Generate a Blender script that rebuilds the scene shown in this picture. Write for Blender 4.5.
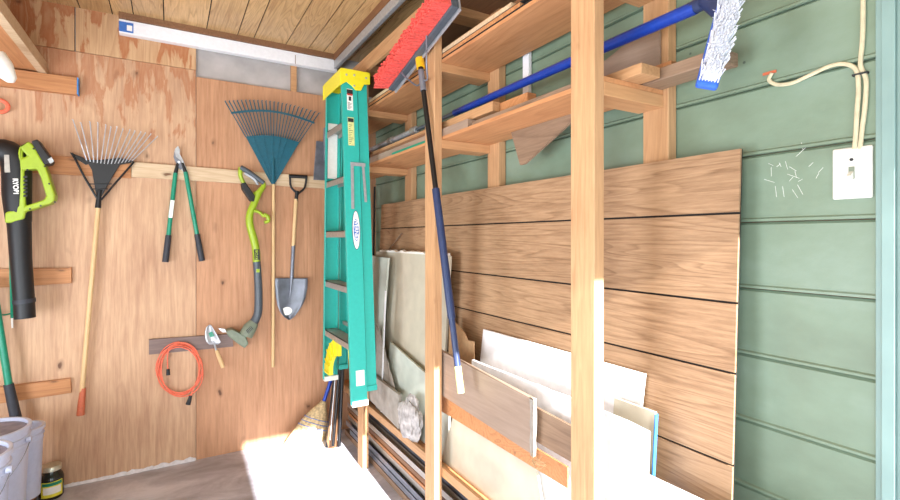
import bpy, bmesh, math, random
from mathutils import Vector, Matrix, noise
C = bpy.context
random.seed(7)
for o in list(bpy.data.objects): bpy.data.objects.remove(o)
# ---------------- camera, world, sun, lights, exposure ----------------
YAW = math.radians(30.4); CH = 1.39
cam = bpy.data.cameras.new('camera'); co = bpy.data.objects.new('camera', cam)
C.scene.collection.objects.link(co); C.scene.camera = co
co.location = (0, 0, CH); co.rotation_euler = (math.pi/2, 0, -YAW)
cam.sensor_width = 36; cam.lens = 36*478/900; cam.shift_y = -12/900; cam.clip_start = .02
w = bpy.data.worlds.new('sky'); C.scene.world = w; w.use_nodes = True
bg = w.node_tree.nodes['Background']; bg.inputs[0].default_value = (.80, .90, 1, 1); bg.inputs[1].default_value = 1.3
sl = bpy.data.lights.new('sun', 'SUN'); so = bpy.data.objects.new('sun', sl); C.scene.collection.objects.link(so)
sl.energy = 17; sl.angle = math.radians(.6); sl.color = (1, .99, .97)
so.rotation_euler = Vector((.03, 1, -.5)).to_track_quat('-Z', 'Y').to_euler(); so.location = (0, -3, 4)
def area(name, loc, to, size, e, col=(1, 1, 1)):
    l = bpy.data.lights.new(name, 'AREA'); o = bpy.data.objects.new(name, l); C.scene.collection.objects.link(o)
    l.energy = e; l.size = size; l.color = col; o.location = loc
    o.rotation_euler = (Vector(to)-Vector(loc)).to_track_quat('-Z', 'Y').to_euler(); return o
area('bounce_light', (-.7, .0, .75), (.0, 3.4, 1.5), 1.3, 27, (.90, .95, 1))
area('ceiling_bounce_light', (-.75, -.05, 1.55), (-.55, .5, 2.69), .8, 30, (.94, .97, 1))
area('doorway_daylight', (.5, -.3, .6), (1.35, 1.0, .3), .9, 7, (.78, .89, 1))
area('left_fill_light', (-1.9, 1.4, .75), (1.3, 1.9, 1.3), 1.3, 52, (.82, .91, 1))
vs = C.scene.view_settings; vs.view_transform = 'Standard'; vs.look = 'None'; vs.gamma = 1; vs.exposure = 0.58
vs.use_curve_mapping = False

# ---------------- helpers ----------------
SX, CX = math.sin(YAW), math.cos(YAW)
def ray(x, y):
    u = (x-450)/478; v = (238-y)/478
    return Vector((SX+CX*u, CX-SX*u, v))
def PX(x, y, X):                     # point seen at (x, y) on the plane X = const
    d = ray(x, y); t = X/d.x; return Vector((X, d.y*t, CH+d.z*t))
def PY(x, y, Y):
    d = ray(x, y); t = Y/d.y; return Vector((d.x*t, Y, CH+d.z*t))
WY = 3.39
def W(x, y, d=.02): return PY(x, y, WY-d)
def V(*a): return Vector(a)

def srgb(h):
    h = h.lstrip('#'); r = []
    for i in (0, 2, 4):
        c = int(h[i:i+2], 16)/255; r.append(c/12.92 if c <= .04045 else ((c+.055)/1.055)**2.4)
    return (*r, 1)
def newmat(name):
    m = bpy.data.materials.new(name); m.use_nodes = True
    nt = m.node_tree; return m, nt, nt.nodes['Principled BSDF']
def N(nt, t, **k):
    n = nt.nodes.new(t)
    for a, b in k.items():
        if a.startswith('i_'):
            key = a[2:]; key = int(key) if key.isdigit() else key.replace('_', ' ')
            n.inputs[key].default_value = b
        else: setattr(n, a, b)
    return n
def ramp(nt, pts):
    n = nt.nodes.new('ShaderNodeValToRGB'); e = n.color_ramp.elements
    while len(e) < len(pts): e.new(.5)
    for i, (p, c) in enumerate(pts): e[i].position = p; e[i].color = c if not isinstance(c, str) else srgb(c)
    return n
def mixc(nt, fac, a, b, mode='MIX'):
    n = nt.nodes.new('ShaderNodeMix'); n.data_type = 'RGBA'; n.blend_type = mode
    for inp, v in ((n.inputs[0], fac), (n.inputs[6], a), (n.inputs[7], b)):
        if isinstance(v, (int, float)): inp.default_value = v
        elif isinstance(v, tuple): inp.default_value = v
        elif isinstance(v, str): inp.default_value = srgb(v)
        else: nt.links.new(v, inp)
    return n.outputs[2]
def plain(name, col, rough=.5, metal=0, bump=0, bscale=60, var=.06, alpha=None, trans=0):
    m, nt, b = newmat(name)
    tc = N(nt, 'ShaderNodeTexCoord'); nz = N(nt, 'ShaderNodeTexNoise', i_Scale=bscale, i_Detail=4.0)
    nt.links.new(tc.outputs['Object'], nz.inputs['Vector'])
    c = srgb(col); d = tuple(max(0, x*(1-var*2.5)) for x in c[:3])+(1,); e = tuple(min(1, x*(1+var)) for x in c[:3])+(1,)
    r = ramp(nt, [(.3, d), (.7, e)]); nt.links.new(nz.outputs['Fac'], r.inputs['Fac'])
    nt.links.new(r.outputs['Color'], b.inputs['Base Color'])
    b.inputs['Roughness'].default_value = rough; b.inputs['Metallic'].default_value = metal
    if trans: b.inputs['Transmission Weight'].default_value = trans
    if bump:
        bp = N(nt, 'ShaderNodeBump', i_Strength=bump, i_Distance=.003); nt.links.new(nz.outputs['Fac'], bp.inputs['Height'])
        nt.links.new(bp.outputs['Normal'], b.inputs['Normal'])
    return m
def wood(name, light, dark, grain='Z', scale=1.0, knots=0, rings=.5, stain=None, island=False, rough=.62, knotcol='#6a4326', contrast=1.0, blotch=None, flat=None):
    m, nt, b = newmat(name); L = nt.links.new
    tc = N(nt, 'ShaderNodeTexCoord'); co_ = tc.outputs['Object']
    if island:
        g = N(nt, 'ShaderNodeNewGeometry'); ml = N(nt, 'ShaderNodeMath', operation='MULTIPLY'); ml.inputs[1].default_value = 37
        L(g.outputs['Random Per Island'], ml.inputs[0])
        ad = N(nt, 'ShaderNodeVectorMath', operation='ADD'); L(co_, ad.inputs[0]); L(ml.outputs[0], ad.inputs[1]); co_ = ad.outputs[0]
    s = {'X': (.07, 1, 1), 'Y': (1, .07, 1), 'Z': (1, 1, .07)}[grain]
    mp = N(nt, 'ShaderNodeMapping'); mp.inputs['Scale'].default_value = tuple(v*scale for v in s); L(co_, mp.inputs['Vector'])
    # cathedral rings: bands of a stretched noise
    n1 = N(nt, 'ShaderNodeTexNoise', i_Scale=3.2, i_Detail=2.0, i_Distortion=.6); L(mp.outputs[0], n1.inputs['Vector'])
    mu = N(nt, 'ShaderNodeMath', operation='MULTIPLY'); mu.inputs[1].default_value = 22; L(n1.outputs['Fac'], mu.inputs[0])
    fr = N(nt, 'ShaderNodeMath', operation='FRACT'); L(mu.outputs[0], fr.inputs[0])
    r1 = ramp(nt, [(0, (0, 0, 0, 1)), (.55, (.25, .25, .25, 1)), (.88, (1, 1, 1, 1)), (1, (0, 0, 0, 1))]); L(fr.outputs[0], r1.inputs['Fac'])
    # fibre
    n2 = N(nt, 'ShaderNodeTexNoise', i_Scale=70.0, i_Detail=6.0, i_Roughness=.65); L(mp.outputs[0], n2.inputs['Vector'])
    n3 = N(nt, 'ShaderNodeTexNoise', i_Scale=2.2, i_Detail=3.0); L(co_, n3.inputs['Vector'])
    a = N(nt, 'ShaderNodeMath', operation='MULTIPLY'); a.inputs[1].default_value = .34*rings; L(r1.outputs['Color'], a.inputs[0])
    r2 = ramp(nt, [(.36, (0, 0, 0, 1)), (.68, (1, 1, 1, 1))]); L(n2.outputs['Fac'], r2.inputs['Fac'])
    a2 = N(nt, 'ShaderNodeMath', operation='MULTIPLY_ADD'); a2.inputs[1].default_value = .34*contrast; L(r2.outputs['Color'], a2.inputs[0]); L(a.outputs[0], a2.inputs[2])
    r3 = ramp(nt, [(.35, (0, 0, 0, 1)), (.7, (1, 1, 1, 1))]); L(n3.outputs['Fac'], r3.inputs['Fac'])
    a3 = N(nt, 'ShaderNodeMath', operation='MULTIPLY_ADD', use_clamp=True); a3.inputs[1].default_value = .28; L(r3.outputs['Color'], a3.inputs[0]); L(a2.outputs[0], a3.inputs[2])
    col = mixc(nt, a3.outputs[0], light, dark)
    if island:
        rr = ramp(nt, [(0, (.86, .86, .86, 1)), (1, (1.0, 1.0, 1.0, 1))]); L(g.outputs['Random Per Island'], rr.inputs['Fac'])
        col = mixc(nt, 1.0, col, rr.outputs['Color'], 'MULTIPLY')
    if stain or blotch:
        mp3 = N(nt, 'ShaderNodeMapping'); mp3.inputs['Scale'].default_value = (5, 5, 1.1); L(tc.outputs['Object'], mp3.inputs['Vector'])
        n5 = N(nt, 'ShaderNodeTexNoise', i_Scale=3.0, i_Detail=7.0, i_Roughness=.6, i_Distortion=.4); L(mp3.outputs[0], n5.inputs['Vector'])
    if stain:
        zlo, zhi, amount = stain; sp = N(nt, 'ShaderNodeSeparateXYZ'); L(tc.outputs['Object'], sp.inputs[0])
        mr = N(nt, 'ShaderNodeMapRange'); mr.inputs['From Min'].default_value = zlo; mr.inputs['From Max'].default_value = zhi
        mr.inputs['To Min'].default_value = -.2; mr.inputs['To Max'].default_value = .14; L(sp.outputs['Z'], mr.inputs['Value'])
        ad2 = N(nt, 'ShaderNodeMath', operation='ADD'); L(n5.outputs['Fac'], ad2.inputs[0]); L(mr.outputs[0], ad2.inputs[1])
        rs = ramp(nt, [(.545, (0, 0, 0, 1)), (.60, (amount,)*3+(1,)), (.76, (amount*.55,)*3+(1,))]); L(ad2.outputs[0], rs.inputs['Fac'])
        col = mixc(nt, rs.outputs['Color'], col, '#a55a2a')
    if blotch:
        rb = ramp(nt, [(.5, (0, 0, 0, 1)), (.7, (.6, .6, .6, 1))]); L(n5.outputs['Fac'], rb.inputs['Fac'])
        col = mixc(nt, rb.outputs['Color'], col, blotch)
    if knots:
        mp2 = N(nt, 'ShaderNodeMapping'); s2 = {'X': (.6, 1, 1), 'Y': (1, .6, 1), 'Z': (1, 1, .6)}[grain]
        if flat is not None: s2 = tuple(0 if i == flat else v for i, v in enumerate(s2))
        mp2.inputs['Scale'].default_value = tuple(v*knots for v in s2); L(co_, mp2.inputs['Vector'])
        nd = N(nt, 'ShaderNodeTexNoise', i_Scale=9.0); L(mp2.outputs[0], nd.inputs['Vector'])
        vm = N(nt, 'ShaderNodeVectorMath', operation='MULTIPLY_ADD'); vm.inputs[1].default_value = (.1, .1, .1); L(nd.outputs['Color'], vm.inputs[0]); L(mp2.outputs[0], vm.inputs[2])
        vo = N(nt, 'ShaderNodeTexVoronoi', i_Scale=3.2); L(vm.outputs[0], vo.inputs['Vector'])
        rk = ramp(nt, [(0, (1, 1, 1, 1)), (.045, (.9, .9, .9, 1)), (.075, (.3, .3, .3, 1)), (.14, (0, 0, 0, 1))]); L(vo.outputs['Distance'], rk.inputs['Fac'])
        col = mixc(nt, rk.outputs['Color'], col, knotcol)
    L(col, b.inputs['Base Color']); b.inputs['Roughness'].default_value = rough
    bp = N(nt, 'ShaderNodeBump', i_Strength=.15, i_Distance=.002); L(n2.outputs['Fac'], bp.inputs['Height']); L(bp.outputs['Normal'], b.inputs['Normal'])
    return m

def bmn(): return bmesh.new()
def hexa(bm, p):                      # 8 points: bottom ring 0-3, top ring 4-7
    v = [bm.verts.new(q) for q in p]
    for f in ((3, 2, 1, 0), (4, 5, 6, 7), (0, 1, 5, 4), (1, 2, 6, 5), (2, 3, 7, 6), (3, 0, 4, 7)): bm.faces.new([v[i] for i in f])
    return bm
def box(bm, a, b):
    (x0, y0, z0), (x1, y1, z1) = a, b
    return hexa(bm, [(x0, y0, z0), (x1, y0, z0), (x1, y1, z0), (x0, y1, z0), (x0, y0, z1), (x1, y0, z1), (x1, y1, z1), (x0, y1, z1)])
def loft(bm, rings, cap=True):
    R = [[bm.verts.new(q) for q in r] for r in rings]; n = len(R[0])
    for a, b in zip(R, R[1:]):
        for i in range(n): bm.faces.new((a[i], a[(i+1) % n], b[(i+1) % n], b[i]))
    if cap: bm.faces.new(R[0][::-1]); bm.faces.new(R[-1])
    return bm
def beam(bm, p, q, wd, th, up=(0, 0, 1)):     # bar from p to q; th along 'up'-ish, wd across
    p, q = Vector(p), Vector(q); d = (q-p).normalized(); s = d.cross(Vector(up)).normalized(); u = s.cross(d)
    f = lambda c: [c-s*wd/2-u*th/2, c+s*wd/2-u*th/2, c+s*wd/2+u*th/2, c-s*wd/2+u*th/2]
    return loft(bm, [f(p), f(q)])
def smooth_path(pts, k=4):
    pts = [Vector(p) for p in pts]; out = []
    for i in range(len(pts)-1):
        p0 = pts[max(i-1, 0)]; p1 = pts[i]; p2 = pts[i+1]; p3 = pts[min(i+2, len(pts)-1)]
        for j in range(k):
            t = j/k; out.append(.5*((2*p1)+(p2-p0)*t+(2*p0-5*p1+4*p2-p3)*t*t+(3*p1-p0-3*p2+p3)*t**3))
    out.append(pts[-1]); return out
def tube(bm, pts, r, n=10, sm=0, closed=False):
    k = len(pts)
    if sm:
        if isinstance(r, (list, tuple)):
            r = [r[min(i//sm, k-1)]*(1-(i % sm)/sm)+r[min(i//sm+1, k-1)]*((i % sm)/sm) for i in range((k-1)*sm+1)]
        pts = smooth_path(pts, sm)
    pts = [Vector(p) for p in pts]; rings = []; ref = None
    for i, p in enumerate(pts):
        d = (pts[min(i+1, len(pts)-1)]-pts[max(i-1, 0)]).normalized()
        if ref is None: ref = d.orthogonal().normalized()
        s = (ref-d*ref.dot(d)).normalized(); ref = s; u = d.cross(s)
        rr = r[i] if isinstance(r, (list, tuple)) else r
        rings.append([p+s*rr*math.cos(a*2*math.pi/n)+u*rr*math.sin(a*2*math.pi/n) for a in range(n)])
    return loft(bm, rings)
def lathe(bm, c, prof, n=40):
    c = Vector(c)
    return loft(bm, [[c+V(r*math.cos(a*2*math.pi/n), r*math.sin(a*2*math.pi/n), z) for a in range(n)] for r, z in prof])
def slab(bm, outer, ext, holes=()):           # planar polygon (with holes) pushed along ext
    edges = []
    for loop in (outer, *holes):
        vs_ = [bm.verts.new(p) for p in loop]
        edges += [bm.edges.new((vs_[i], vs_[(i+1) % len(vs_)])) for i in range(len(vs_))]
    if holes: g = bmesh.ops.triangle_fill(bm, edges=edges, use_beauty=True); fs = [f for f in g['geom'] if isinstance(f, bmesh.types.BMFace)]
    else: fs = [bm.faces.new([e.verts[0] for e in edges])] if False else [bm.faces.new(list(dict.fromkeys(v for e in edges for v in e.verts)))]
    r = bmesh.ops.extrude_face_region(bm, geom=fs)
    bmesh.ops.translate(bm, vec=Vector(ext), verts=[v for v in r['geom'] if isinstance(v, bmesh.types.BMVert)])
    return bm
def rough_up(bm, amt, sc=25, cuts=0):
    if cuts: bmesh.ops.subdivide_edges(bm, edges=bm.edges[:], cuts=cuts, use_grid_fill=True)
    for v in bm.verts:
        v.co += noise.noise_vector(v.co*sc)*amt
    return bm
def wloc(o):
    return Vector(o.location)+(wloc(o.parent) if o.parent else Vector())
def obj(name, bm, mat, parent=None, smooth=False, bevel=0, kind=None):
    bmesh.ops.recalc_face_normals(bm, faces=bm.faces[:])
    xs = [v.co for v in bm.verts]
    if parent: off = wloc(parent); loc = Vector()
    else:
        off = V(sum(p.x for p in xs)/len(xs), sum(p.y for p in xs)/len(xs), min(p.z for p in xs)); loc = off
    for v in bm.verts: v.co -= off
    me = bpy.data.meshes.new(name); bm.to_mesh(me); bm.free()
    me.materials.append(mat)
    if smooth:
        me.shade_smooth()
        try: me.set_sharp_from_angle(angle=math.radians(38))
        except Exception: pass
    o = bpy.data.objects.new(name, me); C.scene.collection.objects.link(o)
    o.location = loc
    if parent: o.parent = parent
    if bevel:
        m = o.modifiers.new('edge', 'BEVEL'); m.width = bevel; m.segments = 2; m.limit_method = 'ANGLE'; m.angle_limit = math.radians(40)
    if kind: o['kind'] = kind
    return o
def struct(name, bm, mat, **k): return obj(name, bm, mat, kind='structure', **k)
def thing(name, label, cat, loc, group=None):
    o = bpy.data.objects.new(name, None); C.scene.collection.objects.link(o); o.empty_display_size = .05
    o.location = loc; o['label'] = label; o['category'] = cat
    if group: o['group'] = group
    return o
def tag(o, label, cat, group=None):
    o['label'] = label; o['category'] = cat
    if group: o['group'] = group
    return o
def text(name, s, size, origin, xdir, ydir, mat, parent, bold=0):
    cu = bpy.data.curves.new(name, 'FONT'); cu.body = s; cu.size = size; cu.align_x = 'CENTER'; cu.align_y = 'CENTER'; cu.extrude = .0004; cu.offset = bold
    t = bpy.data.objects.new(name, cu); C.scene.collection.objects.link(t)
    dg = C.evaluated_depsgraph_get(); me = bpy.data.meshes.new_from_object(t.evaluated_get(dg)); bpy.data.objects.remove(t)
    x = Vector(xdir).normalized(); y = Vector(ydir).normalized(); z = x.cross(y)
    M = Matrix((x, y, z)).transposed().to_4x4(); M.translation = Vector(origin)-wloc(parent)
    me.transform(M); me.materials.clear(); me.materials.append(mat)
    o = bpy.data.objects.new(name, me); C.scene.collection.objects.link(o); o.parent = parent; return o

# ---------------- materials ----------------
M = {}
M['ply'] = wood('plywood_wall', '#d3ad8a', '#a2765a', 'Z', 1.0, knots=1.75, rings=.55, stain=(1.5, 2.5, .55), knotcol='#5e3a26', contrast=1.4, flat=1)
M['ply_r'] = wood('plywood_wall_right', '#cb9975', '#9a6b4a', 'Z', 1.0, knots=1.65, rings=.5, knotcol='#5e3a26', stain=(2.05, 2.9, .5), contrast=1.4, flat=1)
M['ply_top'] = wood('plywood_stained', '#d3ae86', '#a97b54', 'Z', 1.2, knots=1.6, rings=.9, stain=(-.5, .35, .8), knotcol='#6a3c20', flat=1)
M['shelfply'] = wood('shelf_plywood', '#cf9667', '#9a6036', 'Y', 1.0, knots=1.2, rings=.6)
M['stud'] = wood('stud_pine', '#cda277', '#9a6c47', 'Z', 1.5, knots=2.2, rings=.6)
M['studY'] = wood('pine_along', '#c79c72', '#966940', 'Y', 1.5, knots=2, rings=.6)
M['studX'] = wood('pine_across', '#cd9d70', '#a06f44', 'X', 1.5, knots=1, rings=.6)
M['old'] = wood('weathered_board', '#957b64', '#5d4433', 'Y', 1.6, knots=2, rings=.8)
M['oldX'] = wood('pale_ledger', '#d9c2a2', '#b08d68', 'X', 1.6, knots=2, rings=.8)
M['cleat'] = wood('orange_cleat', '#c98f5e', '#9c623a', 'X', 1.5, knots=2.6, rings=1.1)
M['grey_board'] = wood('grey_brown_board', '#86716b', '#574744', 'X', 2, rings=.6)
M['darkwood'] = wood('dark_wood', '#8a6142', '#5a3b26', 'Y', 1.5, rings=.6)
M['brownply'] = wood('brown_hardboard', '#a58f7e', '#7f6a5b', 'Y', 1.3, rings=.4)
M['panel'] = wood('oak_print_panel', '#c09b77', '#7a583b', 'Y', 1.9, knots=1.0, rings=1.0, island=True, knotcol='#55371f', contrast=1.2, flat=0)
M['ceil'] = wood('ceiling_panel', '#e6c08a', '#9c7042', 'Y', 2.1, rings=1.1, island=True, rough=.4)
M['groove'] = plain('dark_groove', '#1d1714', .8)
M['white'] = plain('white_paint', '#eeeef2', .35, var=.02)
M['greywall'] = plain('grey_backing', '#b4adaa', .8, bump=.2, bscale=8, var=.08)
M['foam'] = plain('white_foam_board', '#e9e8ea', .6, bump=.3, bscale=30, var=.03)
M['gyp'] = plain('pale_beige_board', '#c3baa6', .75, bump=.2, bscale=10, var=.05)
M['gypgreen'] = plain('greenish_grey_board', '#c2c6ba', .7, bump=.2, bscale=8, var=.08)
M['plaster'] = plain('torn_plaster', '#a0978d', .9, bump=.6, bscale=22, var=.09)
M['fibre'] = plain('torn_fibre', '#bbb5b2', .95, bump=1, bscale=30, var=.2)
M['black'] = plain('black_plastic', '#15161a', .5)
M['softblack'] = plain('black_grip', '#33363f', .6)
M['blackmetal'] = plain('black_metal', '#1b1b1e', .35, .3)
M['lime'] = plain('lime_plastic', '#9cb52a', .38, var=.03)
M['greygreen'] = plain('grey_green_plastic', '#7c8674', .5)
M['slate'] = plain('slate_grey_plastic', '#4e565f', .42)
M['silver'] = plain('silver_plastic', '#b9bcc0', .3, .4)
M['steel'] = plain('steel', '#c0c2c8', .35, .45)
M['darksteel'] = plain('dark_steel', '#7b7f8a', .4, .35, var=.15, bscale=12)
M['alu'] = plain('aluminium', '#b0aaa2', .4, .5)
M['bluerake'] = plain('blue_green_plastic', '#1a5d70', .4)
M['teal'] = plain('teal_fibreglass', '#2fb2a6', .42, var=.02)
M['tooteal'] = plain('green_handle', '#138a6c', .35)
M['yellow'] = plain('yellow_plastic', '#ecdf2c', .4, var=.02)
M['amber'] = plain('amber_plastic', '#f0b920', .4)
M['red'] = plain('red_bristle', '#ea5d54', .7, bump=.6, bscale=90, var=.12)
M['whitebr'] = plain('white_bristle', '#dfe1ea', .6, bump=.4, bscale=90)
M['straw'] = plain('straw', '#cbb083', .8, bump=1, bscale=60, var=.2)
M['blue'] = plain('blue_paint', '#1d42a6', .28, .2)
M['bluehead'] = plain('blue_plastic', '#2f62c8', .4)
M['bluetape'] = plain('blue_tape', '#3f86cf', .5)
M['blueprint'] = plain('blue_print', '#3a6fc0', .5)
M['navy'] = plain('navy_plastic', '#27365c', .4)
M['orange'] = plain('orange_rubber', '#f2785a', .5)
M['orangegrip'] = plain('orange_grip', '#c96845', .5)
M['handle'] = wood('pale_handle', '#e0c08f', '#c59a66', 'Z', 4, rings=.3)
M['bucket'] = plain('bucket_plastic', '#c9d1ea', .35, var=.02)  # white plastic, with the blue of the cool light put into its colour
M['bucketlid'] = plain('dusty_lid', '#8f8da0', .6, bump=.3, bscale=18, var=.15)
M['paper'] = plain('paper', '#f2f0ea', .6, var=.02)
M['labelyellow'] = plain('yellow_label', '#efe23f', .5)
M['cable'] = plain('cream_cable', '#cbbf9f', .4)
M['ivory'] = plain('ivory_plastic', '#dcdad0', .3, var=.01)
M['wire'] = plain('wire', '#8e949e', .35, .7)
M['darkjar'] = plain('dark_glass', '#20211c', .12)
M['lid'] = plain('pale_metal_lid', '#c9c4ae', .3, .5)
M['card'] = plain('cardboard', '#b08a63', .85)
M['ink'] = plain('dark_ink', '#2a2a2c', .6)
M['palelabel'] = plain('pale_yellow_label', '#dfe39a', .5)
M['redink'] = plain('red_ink', '#c43a30', .6)
M['crust'] = plain('white_crust', '#dcd9dd', .9, bump=1, bscale=50)

def siding():
    m, nt, b = newmat('green_painted_siding'); L = nt.links.new
    tc = N(nt, 'ShaderNodeTexCoord')
    mp = N(nt, 'ShaderNodeMapping'); mp.inputs['Scale'].default_value = (1, .8, 1.4); L(tc.outputs['Object'], mp.inputs[0])
    n = N(nt, 'ShaderNodeTexNoise', i_Scale=2.4, i_Detail=6.0, i_Roughness=.6); L(mp.outputs[0], n.inputs['Vector'])
    r = ramp(nt, [(.3, '#687662'), (.52, '#778a75'), (.72, '#859888')]); L(n.outputs['Fac'], r.inputs['Fac'])
    mv = N(nt, 'ShaderNodeMapping'); mv.inputs['Scale'].default_value = (0, 1, 1); L(tc.outputs['Object'], mv.inputs[0])
    v = N(nt, 'ShaderNodeTexVoronoi', i_Scale=7.0); L(mv.outputs[0], v.inputs['Vector'])
    rk = ramp(nt, [(0, (.9, .9, .9, 1)), (.022, (.7, .7, .7, 1)), (.035, (0, 0, 0, 1))]); L(v.outputs['Distance'], rk.inputs['Fac'])
    c = mixc(nt, rk.outputs['Color'], r.outputs['Color'], '#3c4a45')
    L(c, b.inputs['Base Color']); b.inputs['Roughness'].default_value = .5
    n2 = N(nt, 'ShaderNodeTexNoise', i_Scale=40.0, i_Detail=4.0); L(tc.outputs['Object'], n2.inputs['Vector'])
    bp = N(nt, 'ShaderNodeBump', i_Strength=.25, i_Distance=.003); L(n2.outputs['Fac'], bp.inputs['Height']); L(bp.outputs['Normal'], b.inputs['Normal'])
    return m
M['siding'] = siding()
M['casing'] = plain('pale_green_casing', '#84a09b', .45, var=.05, bscale=6)
def concrete():
    m, nt, b = newmat('concrete'); L = nt.links.new; tc = N(nt, 'ShaderNodeTexCoord')
    mp = N(nt, 'ShaderNodeMapping'); mp.inputs['Scale'].default_value = (1, 1.8, 1); mp.inputs['Rotation'].default_value = (0, 0, .5); L(tc.outputs['Object'], mp.inputs[0])
    n = N(nt, 'ShaderNodeTexNoise', i_Scale=2.6, i_Detail=9.0, i_Roughness=.66, i_Distortion=.5); L(mp.outputs[0], n.inputs['Vector'])
    r = ramp(nt, [(.3, '#8b8992'), (.5, '#b2b2be'), (.66, '#d0d0da')]); L(n.outputs['Fac'], r.inputs['Fac'])
    L(r.outputs['Color'], b.inputs['Base Color']); b.inputs['Roughness'].default_value = .45
    bp = N(nt, 'ShaderNodeBump', i_Strength=.2, i_Distance=.004); L(n.outputs['Fac'], bp.inputs['Height']); L(bp.outputs['Normal'], b.inputs['Normal'])
    return m
M['concrete'] = concrete()

# ---------------- the room ----------------
RX = 1.35; CEIL = 2.69; LX = -2.4; FY = -.5
struct('floor', box(bmn(), (LX-.1, -4, -.1), (RX+.1, WY+.1, 0)), M['concrete'])
XS = PY(196, 200, WY).x                       # seam between the two sheets
b = bmn(); box(b, (-1.09, WY, 0), (XS-.0015, WY+.012, 2.44)); box(b, (LX, WY, 0), (-1.093, WY+.012, 2.44)); struct('wall_back', b, M['ply'])
struct('wall_back', box(bmn(), (XS+.0015, WY-.002, 0), (RX, WY+.012, 2.40)), M['ply_r'])
XT = PY(75, 40, WY).x
b = bmn(); box(b, (LX, WY, 2.443), (XT-.003, WY+.012, CEIL)); box(b, (XT+.003, WY, 2.443), (XS, WY+.012, CEIL)); struct('wall_back', b, M['ply_top'])
struct('wall_back', box(bmn(), (LX, WY+.02, -.1), (RX+.1, WY+.1, CEIL+.1)), M['greywall'])
struct('trim_1', box(bmn(), (PY(291, 75, WY).x, WY-.004, 2.40), (PY(296.5, 75, WY).x, WY+.02, 2.60)), M['studX'])
# ledger boards across the back wall
zl = lambda x, y: W(x, y, .02).z
b = bmn(); x0, x1 = W(-40, 155).x, W(131, 160).x; box(b, (x0, WY-.02, zl(90, 176)-.075+.075), (x1, WY, zl(90, 158))); struct('trim_2', b, M['cleat'], bevel=.002)
b = bmn(); x0, x1 = W(131.5, 160).x, W(345, 185).x
zt0, zb0, zt1, zb1 = zl(135, 162), zl(135, 177), zl(325, 183), zl(325, 187.5)
hexa(b, [(x0, WY-.022, zb0), (x1, WY-.022, zb0-.01), (x1, WY-.002, zb0-.01), (x0, WY-.002, zb0), (x0, WY-.022, zt0), (x1, WY-.022, zt0-.02), (x1, WY-.002, zt0-.02), (x0, WY-.002, zt0)]); struct('trim_3', b, M['oldX'], bevel=.002)
# white channel under the ceiling edge (back wall)
zt = 2.655; zb = 2.575
tr = struct('trim_4', box(bmn(), (W(118, 30, .1).x, WY-.05, zb), (1.03, WY+.0, zt)), M['white'], bevel=.003)
struct('trim_5', box(bmn(), (W(118, 30, .1).x, WY-.065, zt), (1.03, WY+.0, CEIL)), M['darkwood'])
lx = W(118.5, 30, .05).x
obj('sticker', box(bmn(), (lx+.002, WY-.0515, zb+.008), (lx+.072, WY-.0505, zt-.014)), M['blueprint'], tr)
obj('sticker_panel', box(bmn(), (lx+.04, WY-.0525, zb+.018), (lx+.066, WY-.0515, zt-.03)), M['paper'], tr)
obj('notch', box(bmn(), (W(295, 60, .05).x, WY-.0515, zb+.0), (W(295, 60, .05).x+.004, WY-.0505, zt-.02)), M['darkwood'], tr)
# channel running along the shelves
struct('trim_6', box(bmn(), (1.0, 1.2, 2.585), (1.025, WY-.066, 2.64)), M['silver'], bevel=.003)
struct('trim_7', box(bmn(), (1.0, 1.2, 2.642), (1.05, WY-.066, CEIL)), M['darkwood'])
# ceiling: panelling with real grooves
gx = [80, 112.5, 134, 164, 206, 236.5, 252.5, 284, 306, 321, 349]
g = [PY(x, 30+(x-194)*.194, WY).x for x in gx]
g = [g[0]-.66, g[0]-.56, g[0]-.4, g[0]-.2]+g+[g[-1]+.13, g[-1]+.22, g[-1]+.4]
g = [LX]+sorted(v for v in g if v > LX+.05 and v < RX-.05)+[RX]
b = bmn()
for a, c in zip(g, g[1:]): box(b, (a+.003, -1.0, CEIL), (c-.003, WY, CEIL+.006))
struct('ceiling', b, M['ceil'])
struct('ceiling', box(bmn(), (LX, -1.0, CEIL+.008), (RX+.1, WY+.1, CEIL+.1)), M['groove'])
# right wall, lapped siding
b = bmn(); zs = [1.433+.1775*k for k in range(8, -9, -1)]
for z in zs:
    z0 = max(z, 0); z1 = min(z+.1775-.002, CEIL); y0, y1 = -.5, WY
    if z1 <= z0+.02: continue
    pr = [(RX-.004, z0), (RX-.014, z0+.001), (RX-.014, z0+.007), (RX-.010, z0+.011), (RX-.010, z1-.006), (RX-.004, z1), (RX+.02, z1), (RX+.02, z0)]
    loft(b, [[V(x, y0, q) for x, q in pr], [V(x, y1, q) for x, q in pr]])
struct('wall_right', b, M['siding'])
struct('wall_right', box(bmn(), (RX+.003, -.6, -.1), (RX+.1, WY+.1, CEIL)), M['darkwood'])
# fluted casing at the right edge
b = bmn(); y1 = .432; box(b, (RX-.016, y1-.16, 0), (RX-.002, y1, CEIL))
for k in range(4): 
    yy = y1-.012-k*.035; box(b, (RX-.024, yy-.024, 0), (RX-.016, yy, CEIL))
struct('trim_8', b, M['casing'], bevel=.002)
# front wall behind the camera with its doorway
b = bmn(); box(b, (LX, FY-.1, 0), (.30, FY, CEIL)); box(b, (.30, FY-.1, 2.035), (RX+.1, FY, CEIL)); box(b, (RX-.02, FY-.1, 0), (RX+.1, FY, 2.035)); struct('wall_front', b, M['siding'])
struct('wall_left', box(bmn(), (LX-.1, FY-.1, 0), (LX, WY, CEIL)), M['ply'])
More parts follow.
